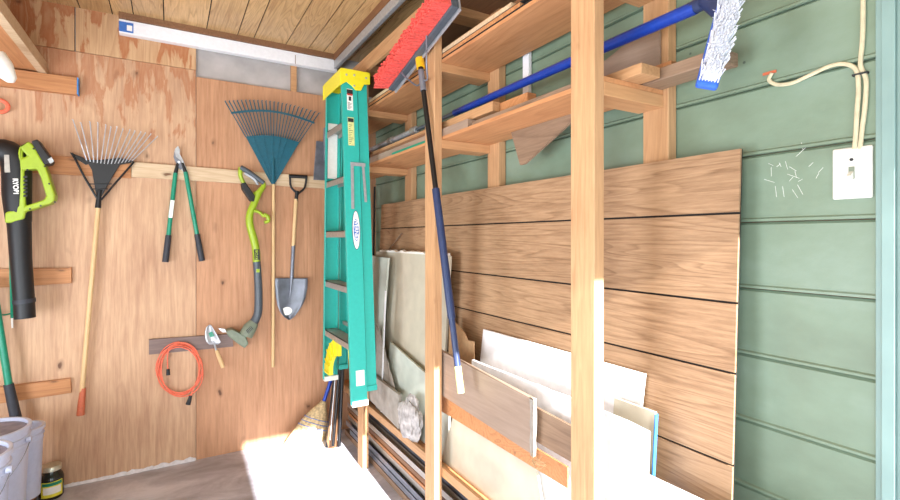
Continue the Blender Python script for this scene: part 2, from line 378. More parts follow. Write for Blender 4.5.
# white crust where the wall meets the floor
b = bmn(); xa, xb = W(60, 485, 0).x, XS; n = 60
lo = []; 
for i in range(n+1):
    x = xa+(xb-xa)*i/n; h = .012+.02*abs(noise.noise(V(x*14, 0, 0)))+.008*abs(noise.noise(V(x*50, 3, 0)))
    lo.append([V(x, WY-.012-.01*abs(noise.noise(V(x*22, 7, 0))), .0005), V(x, WY-.0005, .0005), V(x, WY-.0005, h), V(x, WY-.006, h)])
loft(b, lo); struct('trim_9', b, M['crust'])

# ---------------- storage shelving ----------------
FX = 1.0
FPY = [.926, 1.84, 2.74]; RPY = [.91, 1.77, 2.69]
unit = thing('storage_shelf', 'tall pine shelving unit of studs and plywood along green wall', 'shelf', (1.15, 1.9, 0))
for y in FPY: obj('post', box(bmn(), (FX, y, 0), (FX+.038, y+.089, 2.44)), M['stud'], unit, bevel=.002)
for y in RPY: obj('post', box(bmn(), (1.297, y, 0), (RX-.014, y+.089, 2.44)), M['stud'], unit, bevel=.002)
for y, ry in zip(FPY, RPY):
    for z in (1.787, 2.127, 2.40):
        y0 = y+.0; 
        obj('bearer', box(bmn(), (FX+.038, y0, z), (1.297, y0+.089, z+.038)), M['studX'], unit, bevel=.002)
for z in (1.825, 2.165):
    obj('shelf_board', box(bmn(), (FX+.0385, .926, z), (1.296, WY-.02, z+.014)), M['shelfply'], unit)
obj('shelf_board', box(bmn(), (FX+.02, 1.3, 2.438), (RX-.015, WY-.02, 2.45)), M['darkwood'], unit)  # dark wood stands in for the shade above the upper shelf
obj('front_rail', box(bmn(), (FX-.02, 1.84, 2.36), (FX-.001, WY-.02, 2.44)), M['studY'], unit)
# bottom shelf
obj('front_rail', box(bmn(), (FX+.039, .9, .335), (FX+.058, WY-.02, .375)), M['studY'], unit)
obj('shelf_board', box(bmn(), (FX+.058, .9, .345), (1.296, WY-.02, .36)), M['shelfply'], unit)

# ---------------- oak-print panel ----------------
pan = thing('wall_panel', 'large oak-look panel sheet with dark plank grooves leaning on green wall', 'panel', (1.24, 2, .36))
T = lambda z: 1.223+(z-.36)/(1.62-.36)*.058
rows = [1.6226, 1.455, 1.221, 1.040, .8055, .66, .50, .36]
b = bmn(); Y0, Y1 = .69, 3.13
for top, bot in zip(rows, rows[1:]):
    for ya, yb in ((Y0, Y1),):
        z0, z1 = bot+.0032, top-.0032
        if bot == .36: z0 = bot
        if top == rows[0]: z1 = top
        hexa(b, [(T(z0), ya, z0), (T(z0)+.006, ya, z0), (T(z0)+.006, yb, z0), (T(z0), yb, z0), (T(z1), ya, z1), (T(z1)+.006, ya, z1), (T(z1)+.006, yb, z1), (T(z1), yb, z1)])
obj('plank_face', b, M['panel'], pan)
b = bmn(); z0, z1 = .36, 1.6226
hexa(b, [(T(z0)+.0062, Y0, z0), (T(z0)+.010, Y0, z0), (T(z0)+.010, Y1, z0), (T(z0)+.0062, Y1, z0), (T(z1)+.0062, Y0, z1), (T(z1)+.010, Y0, z1), (T(z1)+.010, Y1, z1), (T(z1)+.0062, Y1, z1)])
obj('backing', b, M['groove'], pan)
# ---------------- sheets and boards on the bottom shelf ----------------
def leaner(name, label, cat, mat, yz, xb, xt, zt=None, th=.008, edge=None, rough=0, group=None):
    """flat sheet: outline in (Y, Z); X runs from xb at z=.36 to xt at the outline's top"""
    zt = max(z for _, z in yz) if zt is None else zt
    X = lambda z: xb+(z-.36)/(zt-.36)*(xt-xb)
    b = bmn(); slab(b, [V(X(z), y, z) for y, z in yz], (th, 0, 0))
    if rough: rough_up(b, rough, 30)
    o = obj(name, b, mat); tag(o, label, cat, group)
    return o, X
def jag(y0, z0, y1, z1, n=10, a=.008):
    out = []
    for i in range(1, n):
        t = i/n; out.append((y0+(y1-y0)*t+random.uniform(-a, a), z0+(z1-z0)*t+random.uniform(-a, a)))
    return out
# right bay
leaner('foam_board', 'white board with its top edge highest, leaning on the oak-look panel', 'board', M['foam'],
       [(.99, .362), (1.84, .362), (1.80, .975), (.945, .98)], 1.185, 1.232, th=.010)
o, X = leaner('insulation_board', 'pale beige board with blue edge behind the large white board', 'board', M['gyp'], [(.89, .362), (1.04, .362), (1.03, .89), (.885, .89)], 1.165, 1.20, th=.010)
b = bmn(); hexa(b, [(X(.362)-.001, .886, .362), (X(.362)+.011, .886, .362), (X(.362)+.011, .8895, .362), (X(.362)-.001, .8895, .362), (X(.885)-.001, .881, .885), (X(.885)+.011, .881, .885), (X(.885)+.011, .8845, .885), (X(.885)-.001, .8845, .885)])
obj('edge_tape', b, M['bluetape'], o)
leaner('foam_board', 'white board with chipped corner in front of beige blue-edged board', 'board', M['foam'],
       [(.86, .362), (1.70, .362), (1.74, .862)]+jag(1.74, .862, .87, .866, 14, .002)+[(.855, .858)], 1.105, 1.13, th=.012)
leaner('foam_board', 'low grey-white board at the frame bottom right of the near post', 'board', M['foam'],
       [(.5, .362), (.96, .362), (.95, .725), (.5, .735)], 1.150, 1.156, th=.006)
o, X = leaner('plank', 'brown slab board with torn silvery end behind the pole', 'board', M['brownply'],
              [(1.25, .665), (1.90, .69), (1.90, .885), (1.25, .85)], 1.045, 1.05, th=.016)
b = bmn(); box(b, (1.043, 1.234, .66), (1.060, 1.2495, .852)); rough_up(b, .006, 60, 6); obj('torn_end', b, M['plaster'], o)
b = bmn()
for k in range(9):
    z = .64+random.uniform(0, .04); tube(b, [(1.04, 1.235, z), (1.03, 1.235-random.uniform(.01, .05), z+random.uniform(-.02, .02)), (1.035, 1.235-random.uniform(.04, .1), z+random.uniform(-.01, .03))], .0008, 4, sm=3)
obj('loose_fibres', b, M['straw'], o)
leaner('plywood_strip', 'narrow orange plywood strip under the brown slab board', 'board', M['cleat'],
       [(1.10, .61), (1.90, .60), (1.90, .69), (1.10, .675)], 1.0675, 1.0695, th=.007)
leaner('plank', 'rough brown board end between slab board and near post', 'board', M['old'],
       [(1.03, .69), (1.5, .70), (1.5, .82), (1.03, .80)], 1.077, 1.081, th=.010)
leaner('cardboard_sheet', 'torn brown cardboard beside the far post behind the pole', 'cardboard', M['card'],
       [(1.75, .362), (2.0, .362), (2.0, 1.0)]+jag(2.0, 1.0, 1.78, .93, 5, .02)+[(1.78, .93)], 1.15, 1.17, th=.004)
leaner('shade_toned_sheet', 'white sheet coloured beige for its shade, slanted left edge, below the orange strip', 'board', M['gyp'],
       [(1.20, .362), (1.93, .362), (1.80, .66), (1.28, .64)], 1.085, 1.088, th=.008)  # beige stands in for the shade on this white sheet
# left bay
leaner('drywall_sheet', 'greenish grey sheet with white edge right of the teal ladder', 'board', M['gypgreen'], [(2.74, .362), (3.2, .362), (3.2, 1.28), (2.66, 1.27)], 1.09, 1.13, th=.012)
leaner('drywall_sheet', 'tall beige sheet between the ladder and the far post', 'board', M['gyp'], [(2.03, .362), (3.0, .362), (3.0, 1.30), (2.03, 1.30)], 1.135, 1.19, th=.012)
b = bmn(); lo = []
for i in range(40):
    y = 2.05+.88*i/39; n_ = noise.noise(V(y*16, 0, 0)); h = 1.301+.014+.012*n_
    lo.append([V(1.184, y, 1.301), V(1.206, y, 1.301), V(1.203, y, h), V(1.186, y, h-.004)])
loft(b, lo); tag(obj('plastic_wrap', b, M['paper']), 'crumpled white plastic on top edge of tall beige sheet', 'plastic wrap')
leaner('metal_strip', 'thin pale metal strip standing in front of beige sheet', 'strip', M['white'], [(2.60, .377), (2.615, .377), (2.615, 1.08), (2.60, 1.08)], 1.062, 1.09, th=.004)
leaner('plaster_board', 'low pale board with sloping top edge behind torn fibre clump', 'board', M['gypgreen'],
       [(1.90, .362), (2.66, .362), (2.60, .78), (1.90, .665)], 1.10, 1.118, th=.010)
leaner('plaster_board', 'stained narrow board wedge beside the ladder foot', 'board', M['plaster'],
       [(2.5, .362), (2.72, .362), (2.72, .87), (2.64, .80)]+jag(2.64, .80, 2.44, .56, 8, .008)+[(2.44, .56)], 1.074, 1.080, th=.004)
o, X = leaner('grey_slab', 'grey slab with frayed fibrous end on the bottom shelf', 'board', M['plaster'],
              [(2.32, .378), (2.95, .43), (2.95, .58), (2.32, .56)], 1.044, 1.046, th=.018)
b = bmn()
bmesh.ops.create_icosphere(b, subdivisions=4, radius=1)
for v in b.verts:
    p = v.co.copy(); n_ = 1+.35*noise.noise(p*1.6)+.14*noise.noise(p*5)+.06*noise.noise(p*14)
    v.co = V(1.055+p.x*.032*n_, 2.20+p.y*.11*n_, .475+p.z*.115*n_-.25*p.y*.11)
obj('frayed_end', b, M['fibre'], o, smooth=True)

# ---------------- long pieces under and on the bottom shelf ----------------
def stick(name, label, cat, mat, x0, x1, z0, z1, y0, y1, group=None, dx=0, dz=0, bevel=.001):
    b = bmn()
    hexa(b, [(x0, y0, z0), (x1, y0, z0), (x1+dx, y1, z0+dz), (x0+dx, y1, z0+dz), (x0, y0, z1), (x1, y0, z1), (x1+dx, y1, z1+dz), (x0+dx, y1, z1+dz)])
    return tag(obj(name, b, mat, bevel=bevel), label, cat, group)
def channel(label, x, z, y0, y1, wd=.035, h=.03, mat='darksteel', group='metal tracks lying under the bottom shelf', dz=0):
    b = bmn(); t = .0025
    prof = [(0, 0), (wd, 0), (wd, h), (wd-t, h), (wd-t, t), (t, t), (t, h), (0, h)]
    loft(b, [[V(x+p, y0, z+q) for p, q in prof], [V(x+p, y1, z+q+dz) for p, q in prof]])
    return tag(obj('metal_track', b, M[mat]), label, 'track', group)
stick('plank', 'wide brown plank flat on the floor under the bottom shelf', 'board', M['old'], 1.07, 1.21, 0, .035, 1.0, 3.3)
stick('plank', 'short pale plank end in front of the metal tracks', 'board', M['studY'], 1.012, 1.05, 0, .06, 1.25, 1.80)
stick('plank', 'brown plank on edge behind the metal tracks', 'board', M['shelfply'], 1.215, 1.255, 0, .20, 1.0, 3.3)
lab = 'long dark metal track lying under the bottom shelf'
LB = ['dark metal track on the floor plank, room side', 'dark metal track on the floor plank, middle of three', 'dark metal track on the floor plank, wall side', 'dark metal track in middle layer of the stack, room side', 'pale metal track in middle layer of the stack, centre', 'dark metal track in middle layer of the stack, wall side', 'pale metal track on top of the stack, room side', 'dark metal track on top of the stack, wall side']
for lab, mt_, (x, z, y0, y1) in zip(LB, ('darksteel', 'darksteel', 'darksteel', 'darksteel', 'alu', 'darksteel', 'alu', 'darksteel'), ((1.075, .036, 1.1, 3.2), (1.115, .036, 1.3, 3.25), (1.155, .036, 1.05, 3.3), (1.08, .067, 1.2, 3.3), (1.12, .067, 1.1, 3.1), (1.16, .067, 1.15, 3.3), (1.10, .098, 1.05, 3.32), (1.145, .098, 1.2, 3.32))):
    channel(lab, x, z, y0, y1, mat=mt_)
stick('plank', 'orange-brown strip of wood lying on top of the metal tracks', 'board', M['cleat'], 1.10, 1.18, .1295, .145, 1.3, 3.3)
channel('thin white-edged track lying on the orange-brown strip', 1.12, .1455, 1.2, 3.32, .03, .02, 'alu', group=None)
stick('plank', 'dark board stacked above the metal tracks under the bottom shelf', 'board', M['darkwood'], 1.09, 1.205, .1665, .19, 1.0, 3.3)
channel('long pale metal track on the dark stacked board, room side', 1.092, .191, 1.1, 3.3, mat='alu', group=None)
channel('long dark metal track on the dark stacked board, wall side', 1.14, .191, 1.3, 3.25, .045, .04, group=None)
stick('plank', 'thin dark batten leaning along floor tracks by far post', 'board', M['darkwood'], 1.185, 1.21, .1, .125, 1.2, 3.3)

# ---------------- lumber on the lower shelf ----------------
S1 = 1.8395
stick('plank', 'weathered board on lower shelf poking out toward the light switch', 'board', M['old'], 1.205, 1.290, S1, S1+.036, .70, 2.3, bevel=.003)
stick('plank', 'short pale board lying on lower shelf beside near post', 'board', M['studY'], 1.11, 1.19, S1, S1+.03, .86, 1.35, bevel=.002)
stick('plank', 'square-cut brown block on lower shelf behind the pale board', 'board', M['cleat'], 1.24, 1.29, S1+.037, S1+.06, .86, 1.2)
b = bmn(); slab(b, [V(1.283, .93, S1+.0375), V(1.283, 1.5, S1+.0375), V(1.283, 1.45, S1+.06), V(1.283, .97, S1+.21), V(1.283, .93, S1+.22)], (.008, 0, 0))
tag(obj('plywood_offcut', b, M['brownply']), 'triangular brown plywood offcut standing on lower shelf under blue pole', 'board')
lum = [(1.045, 1.085, 0, .036, 1.64, 3.3, 'brownply', 'greyish board at front edge of lower shelf with squared near end'),
       (1.10, 1.14, 0, .038, 1.38, 3.2, 'old', 'dark aged board behind front board on lower shelf'),
       (1.15, 1.20, 0, .030, 1.50, 3.3, 'darkwood', 'dark brown board in middle of lower shelf'),
       (1.070, 1.105, .039, .077, 1.50, 3.0, 'studY', 'pale beam with grey cut end on top of lower shelf pile'),
       (1.108, 1.15, .039, .075, 1.34, 2.9, 'cleat', 'orange-brown beam beside the blue pole on lower shelf pile'),
       (1.048, 1.062, .038, .05, 1.9, 3.25, 'darkwood', 'thin dark lath on front board of lower shelf'),
       (1.0405, 1.043, 0, .012, 1.95, 2.40, 'tooteal', 'short thin green-edged strip on lip of lower shelf')]
for (a, c, z0, z1, y0, y1, m, l) in lum: stick('plank', l, 'board', M[m], a, c, S1+z0, S1+z1, y0, y1)
stick('plank', 'dark thin board along front lip of lower shelf between posts', 'board', M['old'], 1.041, 1.085, S1, S1+.014, 1.00, 1.60)
# board hanging below the lower shelf
b = bmn(); q = [PX(x, y, 1.21) for x, y in ((511, 143), (520, 165), (524, 164), (584, 126))]; q[0].z = q[3].z = 1.824; slab(b, q, (.012, 0, 0))
tag(obj('plywood_offcut', b, M['old']), 'grey triangular offcut hanging below the lower shelf', 'board')
p0 = PX(526, 92, 1.32)
stick('plastic_strip', 'short white plastic strip upright on green wall between shelves', 'strip', M['white'], 1.318, 1.334, p0.z-.05, p0.z+.22, p0.y-.02, p0.y+.02)
# ---------------- lumber on the upper shelf ----------------
S2 = 2.1795
ups = [(1.040, 1.068, 0, .008, 1.15, 3.3, 'groove', 'thin black strip for gap shade along front lip of upper shelf'),
       (1.041, 1.075, .0085, .024, 1.3, 3.3, 'cleat', 'orange moulding lying over the black strip on upper shelf'),
       (1.046, 1.075, .0245, .030, 1.15, 3.1, 'groove', 'thin black strip for gap shade between mouldings on upper shelf'),  # black strips are added as the shade in gaps around the mouldings
       (1.043, 1.075, .0305, .046, 1.35, 3.2, 'oldX', 'pale moulding topmost at front of upper shelf'),
       (1.078, 1.115, 0, .06, 1.55, 3.3, 'shelfply', 'orange board behind mouldings on upper shelf'),
       (1.12, 1.2, 0, .10, 1.2, 3.3, 'darkwood', 'dark board at back of upper shelf')]
for (a, c, z0, z1, y0, y1, m, l) in ups: stick('plank', l, 'board', M[m], a, c, S2+z0, S2+z1, y0, y1)
stick('plank', 'short pale block end sticking up at top of upper shelf', 'board', M['studY'], 1.08, 1.11, S2+.061, S2+.078, 1.45, 2.1)

# ---------------- thin sticks in the far corner ----------------
for (x0, y0, x1, y1, z1, r, m, l) in ((1.16, 3.20, 1.20, 3.31, 1.78, .012, 'darkwood', 'dark stick standing in the far corner, leftmost of three'),
                                     (1.20, 3.19, 1.24, 3.31, 1.72, .010, 'darkwood', 'dark stick standing in the far corner, middle of three'),
                                     (1.235, 3.20, 1.28, 3.26, 1.76, .009, 'groove', 'blackish stick standing in the far corner, rightmost of three')):
    tag(obj('stick', tube(bmn(), [(x0, y0, .362), (x1, y1, z1)], [r, r*.8], 8), M[m], smooth=True), l, 'stick')
pa, pb_ = PX(379, 262, 1.218), PX(402, 233, 1.258)
tag(obj('stick', tube(bmn(), [pa+(pa-pb_)*.2, pb_], [.006, .004], 8), M['old'], smooth=True), 'thin pale stick slanting across the oak-look panel above beige sheet', 'stick')

# ---------------- stepladder ----------------
lad = thing('stepladder', 'folded teal fibreglass stepladder with yellow top hanging by far shelf post', 'ladder', (.9, 2.7, .5))
zB, zTt = .505, 2.29
def rail(name, yb, yt, xa, xb, side, z0=zB, z1=zTt, t=.005, fl=.026):
    b = bmn(); rr = []
    for z, y in ((z0, yb), (z1, yt)):
        s = side
        rr.append([V(xa, y, z), V(xb, y, z), V(xb, y+s*fl, z), V(xb-t, y+s*fl, z), V(xb-t, y+s*t, z), V(xa+t, y+s*t, z), V(xa+t, y+s*fl, z), V(xa, y+s*fl, z)])
    loft(b, rr); return obj(name, b, M['teal'], lad, bevel=.001)
NB, NT, FB, FT = 2.44, 2.61, 3.0, 2.93
rail('front_rail', NB, NT, .830, .918, 1); rail('front_rail', FB, FT, .830, .918, -1)
rail('rear_rail', NB+.02, NT+.005, .923, .978, 1, zB+.07); rail('rear_rail', FB-.02, FT-.005, .923, .978, -1, zB+.07)
ny = lambda z: NB+(NT-NB)*(z-zB)/(zTt-zB); fy = lambda z: FB+(FT-FB)*(z-zB)/(zTt-zB)
for k in range(1, 6):
    z = zB+.305*k+.01
    b = bmn(); box(b, (.834, ny(z)+.006, z-.004), (.914, fy(z)-.006, z)); box(b, (.834, ny(z)+.006, z-.036), (.838, fy(z)-.006, z)); box(b, (.91, ny(z)+.006, z-.03), (.914, fy(z)-.006, z))
    for q in range(5): box(b, (.845+q*.014, ny(z)+.01, z), (.850+q*.014, fy(z)-.01, z+.0015))
    obj('step', b, M['alu'], lad)
for z in (zB+.35, zB+.9, zB+1.4):
    b = bmn(); beam(b, (.955, ny(z)+.03, z), (.955, fy(z)-.03, z), .02, .02); obj('rear_brace', b, M['alu'], lad)
# yellow cap
b = bmn(); ya, yb = NT-.02, FT+.005
side = [(.814, 2.235), (.850, 2.262), (.880, 2.245), (.905, 2.222), (.935, 2.225), (.955, 2.262), (.990, 2.268), (.990, 2.325), (.975, 2.335), (.830, 2.335), (.814, 2.325)]
loft(b, [[V(x, ya, z) for x, z in side], [V(x, ya+.006, z) for x, z in side]]); loft(b, [[V(x, yb-.006, z) for x, z in side], [V(x, yb, z) for x, z in side]])
box(b, (.820, ya+.004, 2.325), (.990, yb-.004, 2.336)); box(b, (.818, ya+.004, 2.245), (.825, yb-.004, 2.330))
obj('top_cap', b, M['yellow'], lad, bevel=.002)
for x, z in ((.85, 2.30), (.895, 2.305), (.895, 2.245), (.965, 2.30)):
    obj('rivet', tube(bmn(), [(x, ya-.003, z), (x, ya+.002, z)], .006, 10), M['steel'], lad)
def rail_patch(bm, x0, x1, z0, z1, e=.0012):       # flat patch on the near rail's outer face
    hexa(bm, [(x0, ny(z0)-e, z0), (x1, ny(z0)-e, z0), (x1, ny(z0)-e+.001, z0), (x0, ny(z0)-e+.001, z0), (x0, ny(z1)-e, z1), (x1, ny(z1)-e, z1), (x1, ny(z1)-e+.001, z1), (x0, ny(z1)-e+.001, z1)]); return bm
UPV = V(0, ny(1)-ny(0), 1).normalized()
l1 = obj('warning_label', rail_patch(bmn(), .856, .890, 2.105, 2.228), M['paper'], lad)
obj('label_heading', rail_patch(bmn(), .856, .890, 2.196, 2.224, .0022), M['ink'], l1)
obj('label_stripe', rail_patch(bmn(), .858, .888, 2.190, 2.200, .003), M['redink'], l1)
b = bmn(); 
for q in range(7): rail_patch(b, .860, .872+.012*((q*7) % 3)/2, 2.112+q*.006, 2.114+q*.006, .0022)
rail_patch(b, .866, .880, 2.160, 2.184, .0022); obj('label_print', b, M['ink'], l1)
l2 = obj('caution_label', rail_patch(bmn(), .856, .892, 1.905, 2.065), M['palelabel'], lad)
obj('label_heading', rail_patch(bmn(), .858, .890, 2.038, 2.060, .0022), M['ink'], l2)
b = bmn()
for q in range(11): rail_patch(b, .861, .870+.016*((q*5) % 4)/3, 1.915+q*.0105, 1.917+q*.0105, .0022)
obj('label_print', b, M['ink'], l2)
obj('foot_label', rail_patch(bmn(), .858, .905, .60, .68), M['paper'], lad)
# oval maker badge
def oval(bm, cx, cz, rx, rz, e, n=28):
    pts = [V(cx+rx*math.cos(a*2*math.pi/n), ny(cz+rz*math.sin(a*2*math.pi/n))-e, cz+rz*math.sin(a*2*math.pi/n)) for a in range(n)]
    return loft(bm, [pts, [p+V(0, .0008, 0) for p in pts]])
bd = obj('maker_badge', oval(bmn(), .885, 1.434, .023, .108, .0013), M['navy'], lad)
b2 = obj('badge_face', oval(bmn(), .885, 1.434, .020, .104, .0022), M['paper'], bd)
b3 = oval(bmn(), .885, 1.434, .015, .062, .0030); obj('badge_field', b3, M['blueprint'], bd)
text('badge_word', 'WERNER', .030, (.885, ny(1.434)-.0034, 1.434), -UPV, (1, 0, 0), M['paper'], bd, .0006)
# spreader bars
b = bmn(); beam(b, (.872, ny(1.79)-.005, 1.795), (.868, ny(1.55)-.005, 1.55), .003, .016, (1, 0, 0)); obj('spreader', b, M['silver'], lad)
b = bmn(); beam(b, (.935, ny(1.79)-.006, 1.795), (.945, ny(1.59)-.005, 1.59), .003, .014, (1, 0, 0)); obj('spreader', b, M['silver'], lad)
b = bmn(); beam(b, (.862, ny(1.8)-.007, 1.80), (.948, ny(1.8)-.007, 1.80), .004, .018); obj('spreader_hinge', b, M['silver'], lad)
for (a, c, z) in ((.834, .922, zB), (.921, .980, zB+.066)):
    for y, s in ((NB if a < .9 else NB+.018, 1), (FB if a < .9 else FB-.018, -1)):
        b = bmn(); box(b, (a, min(y-.003*s, y+.032*s), z-.012), (c, max(y-.003*s, y+.032*s), z+.018)); obj('foot', b, M['ivory'] if a < .9 else M['teal'], lad, bevel=.002)
# fibreglass inner label on far rail
b = bmn(); hexa(b, [(.846, fy(1.75)-.0075, 1.76), (.905, fy(1.75)-.0075, 1.76), (.905, fy(1.75)-.006, 1.76), (.846, fy(1.75)-.006, 1.76), (.846, fy(2.1)-.0075, 2.10), (.905, fy(2.1)-.0075, 2.10), (.905, fy(2.1)-.006, 2.10), (.846, fy(2.1)-.006, 2.10)])
obj('inner_label', b, M['paper'], lad)
# yellow ribbed knee braces at the lowest step
b = bmn(); yy = fy(.7)-.03; arc = []
for k in range(11):
    t = k/10; arc.append((.842-.012*math.sin(t*3.1), yy-.02-.26*t*t*.0, .80-.22*t))
pts_o = [V(.835, yy-.27+.27*math.cos(a), .57+.23*math.sin(a)) for a in [i*math.pi/2/10 for i in range(11)]]
pts_i = [V(.835, yy-.27+.17*math.cos(a), .57+.14*math.sin(a)) for a in [i*math.pi/2/10 for i in range(11)]]
slab(b, pts_o+pts_i[::-1], (.02, 0, 0))
for i in range(0, 11, 2): beam(b, pts_o[i]+V(-.002, 0, 0), pts_i[i]+V(-.002, 0, 0), .012, .006)
box(b, (.833, yy-.09, .555), (.86, yy+.005, .61)); obj('knee_brace', b, M['yellow'], lad)
b = bmn(); tube(b, [(.846, ny(.8)+.05, .80), (.846, ny(.7)+.035, .68), (.85, ny(.55)+.03, .55)], .012, 8, sm=4); obj('knee_brace', b, M['yellow'], lad, smooth=True)

# ---------------- red push broom hanging by its head ----------------
pb = thing('push_broom', 'push broom with red bristles and black pole hanging on upper shelf', 'broom', (.985, 1.65, .8))
A = PX(449, 8, .93); B_ = PX(386, 90, .93)
A = V(.957, A.y, A.z+.03); B_ = V(.957, B_.y, B_.z+.02)
b = bmn(); beam(b, A, B_, .032, .045, (0, 0, 1)); obj('block', b, M['slate'], pb, bevel=.004)
b = bmn(); beam(b, A+V(.022, 0, -.004), B_+V(.022, 0, -.004), .008, .05); obj('steel_backing', b, M['steel'], pb)
dvec = (B_-A); ud = V(0, 0, 1); b = bmn(); n1, n2 = 46, 8
core = bmn(); beam(core, A+V(-.048, 0, .012)+dvec*.01, A+V(-.048, 0, .012)+dvec*.49, .064, .048); beam(core, A+V(-.048, 0, .012)+dvec*.515, A+V(-.048, 0, .012)+dvec*.985, .060, .048)
cr = obj('bristles', core, M['red'], pb)
b = bmn()
for i in range(n1):
    for j in range(n2):
        if i == 23: continue
        t = (i+.5)/n1; p = A+dvec*t+V(-.018, 0, .012+(-.5+(j+.5)/n2)*.052)
        L_ = .070+random.uniform(-.004, .006); q = p+V(-L_, random.uniform(-.006, .006), random.uniform(-.006, .006)+(j-n2/2)*.0012)
        beam(b, p, q, .0115, .0065)
obj('bristle_tufts', b, M['red'], cr)
top = PX(420, 62, .972); mid1 = PX(437, 200, .972); mid2 = PX(452, 325, .972); bot = PX(461, 393, .972)
d = (bot-top).normalized()
P = lambda t: top+(bot-top)*t
obj('pole', tube(bmn(), [P(0), P(.45)], .0115, 14), M['blackmetal'], pb, smooth=True)
obj('outer_pole', tube(bmn(), [P(.42), P(.80)], .0165, 16), M['navy'], pb, smooth=True)
obj('lower_pole', tube(bmn(), [P(.80), P(.935)], .0125, 14), M['navy'], pb, smooth=True)
obj('pole_tip', tube(bmn(), [P(.93), P(1.0)], .0135, 14), M['palelabel'], pb, smooth=True)
obj('threaded_collar', tube(bmn(), [P(-.045), P(.02)], .0195, 14), M['amber'], pb, smooth=True)
b = bmn(); c0 = P(.06)
for s in (-1, 1):
    tube(b, [c0, c0+V(0, s*.05, -.015), c0+V(-.03, s*.10, .03), c0+V(-.04, s*(.13 if s > 0 else .12), .06 if s > 0 else .19)], .004, 6, sm=4)
tube(b, [P(.03), P(.10)], .0145, 12)
obj('wire_brace', b, M['darksteel'], pb, smooth=True)

# ---------------- blue push brush on the lower shelf ----------------
bb = thing('deck_brush', 'long blue-handled deck brush with white bristles lying on lower shelf', 'brush', (1.18, .75, 1.95))
a0 = PX(712, 5, 1.19); a0.z = 1.985
e1 = V(1.17, 1.95, 1.985); 
obj('pole', tube(bmn(), [V(1.19, .755, 1.995), e1], [.018, .015], 16), M['blue'], bb, smooth=True)
obj('far_pole', tube(bmn(), [e1, V(1.17, 2.6, 1.985)], .010, 12), M['slate'], bb, smooth=True)
obj('pipe_end', tube(bmn(), [V(1.17, 2.35, 1.985), V(1.17, 3.1, 1.985)], .0155, 14), M['silver'], bb, smooth=True)
for y in (2.36, 2.68): obj('collar', tube(bmn(), [V(1.17, y, 1.985), V(1.17, y+.05, 1.985)], .022, 14), M['alu'], bb, smooth=True)
obj('socket', tube(bmn(), [V(1.19, .80, 1.995), V(1.19, .735, 1.998), V(1.185, .70, 2.0)], [.016, .019, .022], 14), M['navy'], bb, smooth=True)
hb = PY(706, 88, .66); ht = PY(731, -6, .66)
hd = (ht-hb).normalized(); ht = hb+hd*.30
nv = V(-.80, -.58, -.35); nv = (nv-hd*nv.dot(hd)).normalized(); sd = hd.cross(nv).normalized()
b = bmn(); beam(b, hb, ht, .048, .02, nv); obj('brush_block', b, M['bluehead'], bb, bevel=.006)
b = bmn(); tube(b, [V(1.185, .72, 2.0), hb+hd*.21-nv*.012], [.024, .018], 12); obj('socket', b, M['navy'], bb, smooth=True)
core = bmn(); beam(core, hb+hd*.014+nv*.022, ht+nv*.022, .032, .026, nv); cr = obj('bristles', core, M['whitebr'], bb)
b = bmn()
for i in range(46):
    for j in range(7):
        p = hb+hd*(.012+.285*i/46)+sd*((j-3)*.0066)+nv*.01
        q = p+nv*(.035+.006*random.random())+sd*((j-3)*.0008+random.uniform(-.007, .007))+hd*random.uniform(-.006, .006)
        tube(b, [p, q], .0017, 4)
for k in range(10):
    p = hb+hd*random.uniform(.05, .25)+nv*.03; q = p+sd*random.choice((-1, 1))*random.uniform(.02, .035)+hd*random.uniform(-.01, .01); tube(b, [p, q], .0006, 4)
obj('bristle_tufts', b, M['whitebr'], cr)
# ---------------- tools on the back wall ----------------
def wpts(pts, d): return [W(x, y, d) for x, y in pts]
def plate(bm, pts, d0, d1, holes=()):         # outline in photograph coordinates at depth d0, thickness to d1 (towards the room)
    return slab(bm, wpts(pts, d0), (0, -(d1-d0), 0), [wpts(h, d0) for h in holes])

# metal leaf rake
r = thing('leaf_rake', 'leaf rake with thin steel tines and long wooden handle, hanging left of loppers', 'rake', W(82, 415, .03))
obj('handle', tube(bmn(), [W(98.5, 205, .04), W(90, 300, .04), W(83, 380, .035), W(82, 392, .035)], .012, 12), M['handle'], r, smooth=True)
obj('grip', tube(bmn(), [W(83.2, 388, .035), W(81.5, 402, .035), W(80.5, 415, .035)], [.013, .017, .019], 12), M['orangegrip'], r, smooth=True)
obj('ferrule', tube(bmn(), [W(99.5, 190, .04), W(98, 208, .04)], [.011, .015], 12), M['black'], r, smooth=True)
b = bmn(); plate(b, [(86, 160), (92, 170), (97, 198), (101, 198), (112, 178), (120, 165), (131, 163), (134, 161), (120, 158), (100, 160)], .03, .042)
rh = obj('head_frame', b, M['black'], r, bevel=.002)
b = bmn(); tube(b, [W(72, 153, .045), W(85, 178, .045), W(98, 200, .045)], .006, 6); tube(b, [W(134, 162, .045), W(118, 180, .045), W(101, 200, .045)], .006, 6)
tube(b, [W(88, 184, .045), W(112, 184, .045)], .003, 6); tube(b, [W(91, 189, .045), W(108, 189, .045)], .003, 6)
obj('brace', b, M['black'], r)
b = bmn(); plate(b, [(70, 152.5), (84, 158), (90, 164), (86, 165), (73, 157)], .03, .045); obj('latch', b, M['blackmetal'], r)
tips = [(73, 120), (81, 123), (90, 122), (98, 123), (106, 125), (111, 127), (117, 127), (123, 129), (130, 130), (135, 131), (141, 132), (145.5, 133), (151, 134), (157.5, 136.5)]
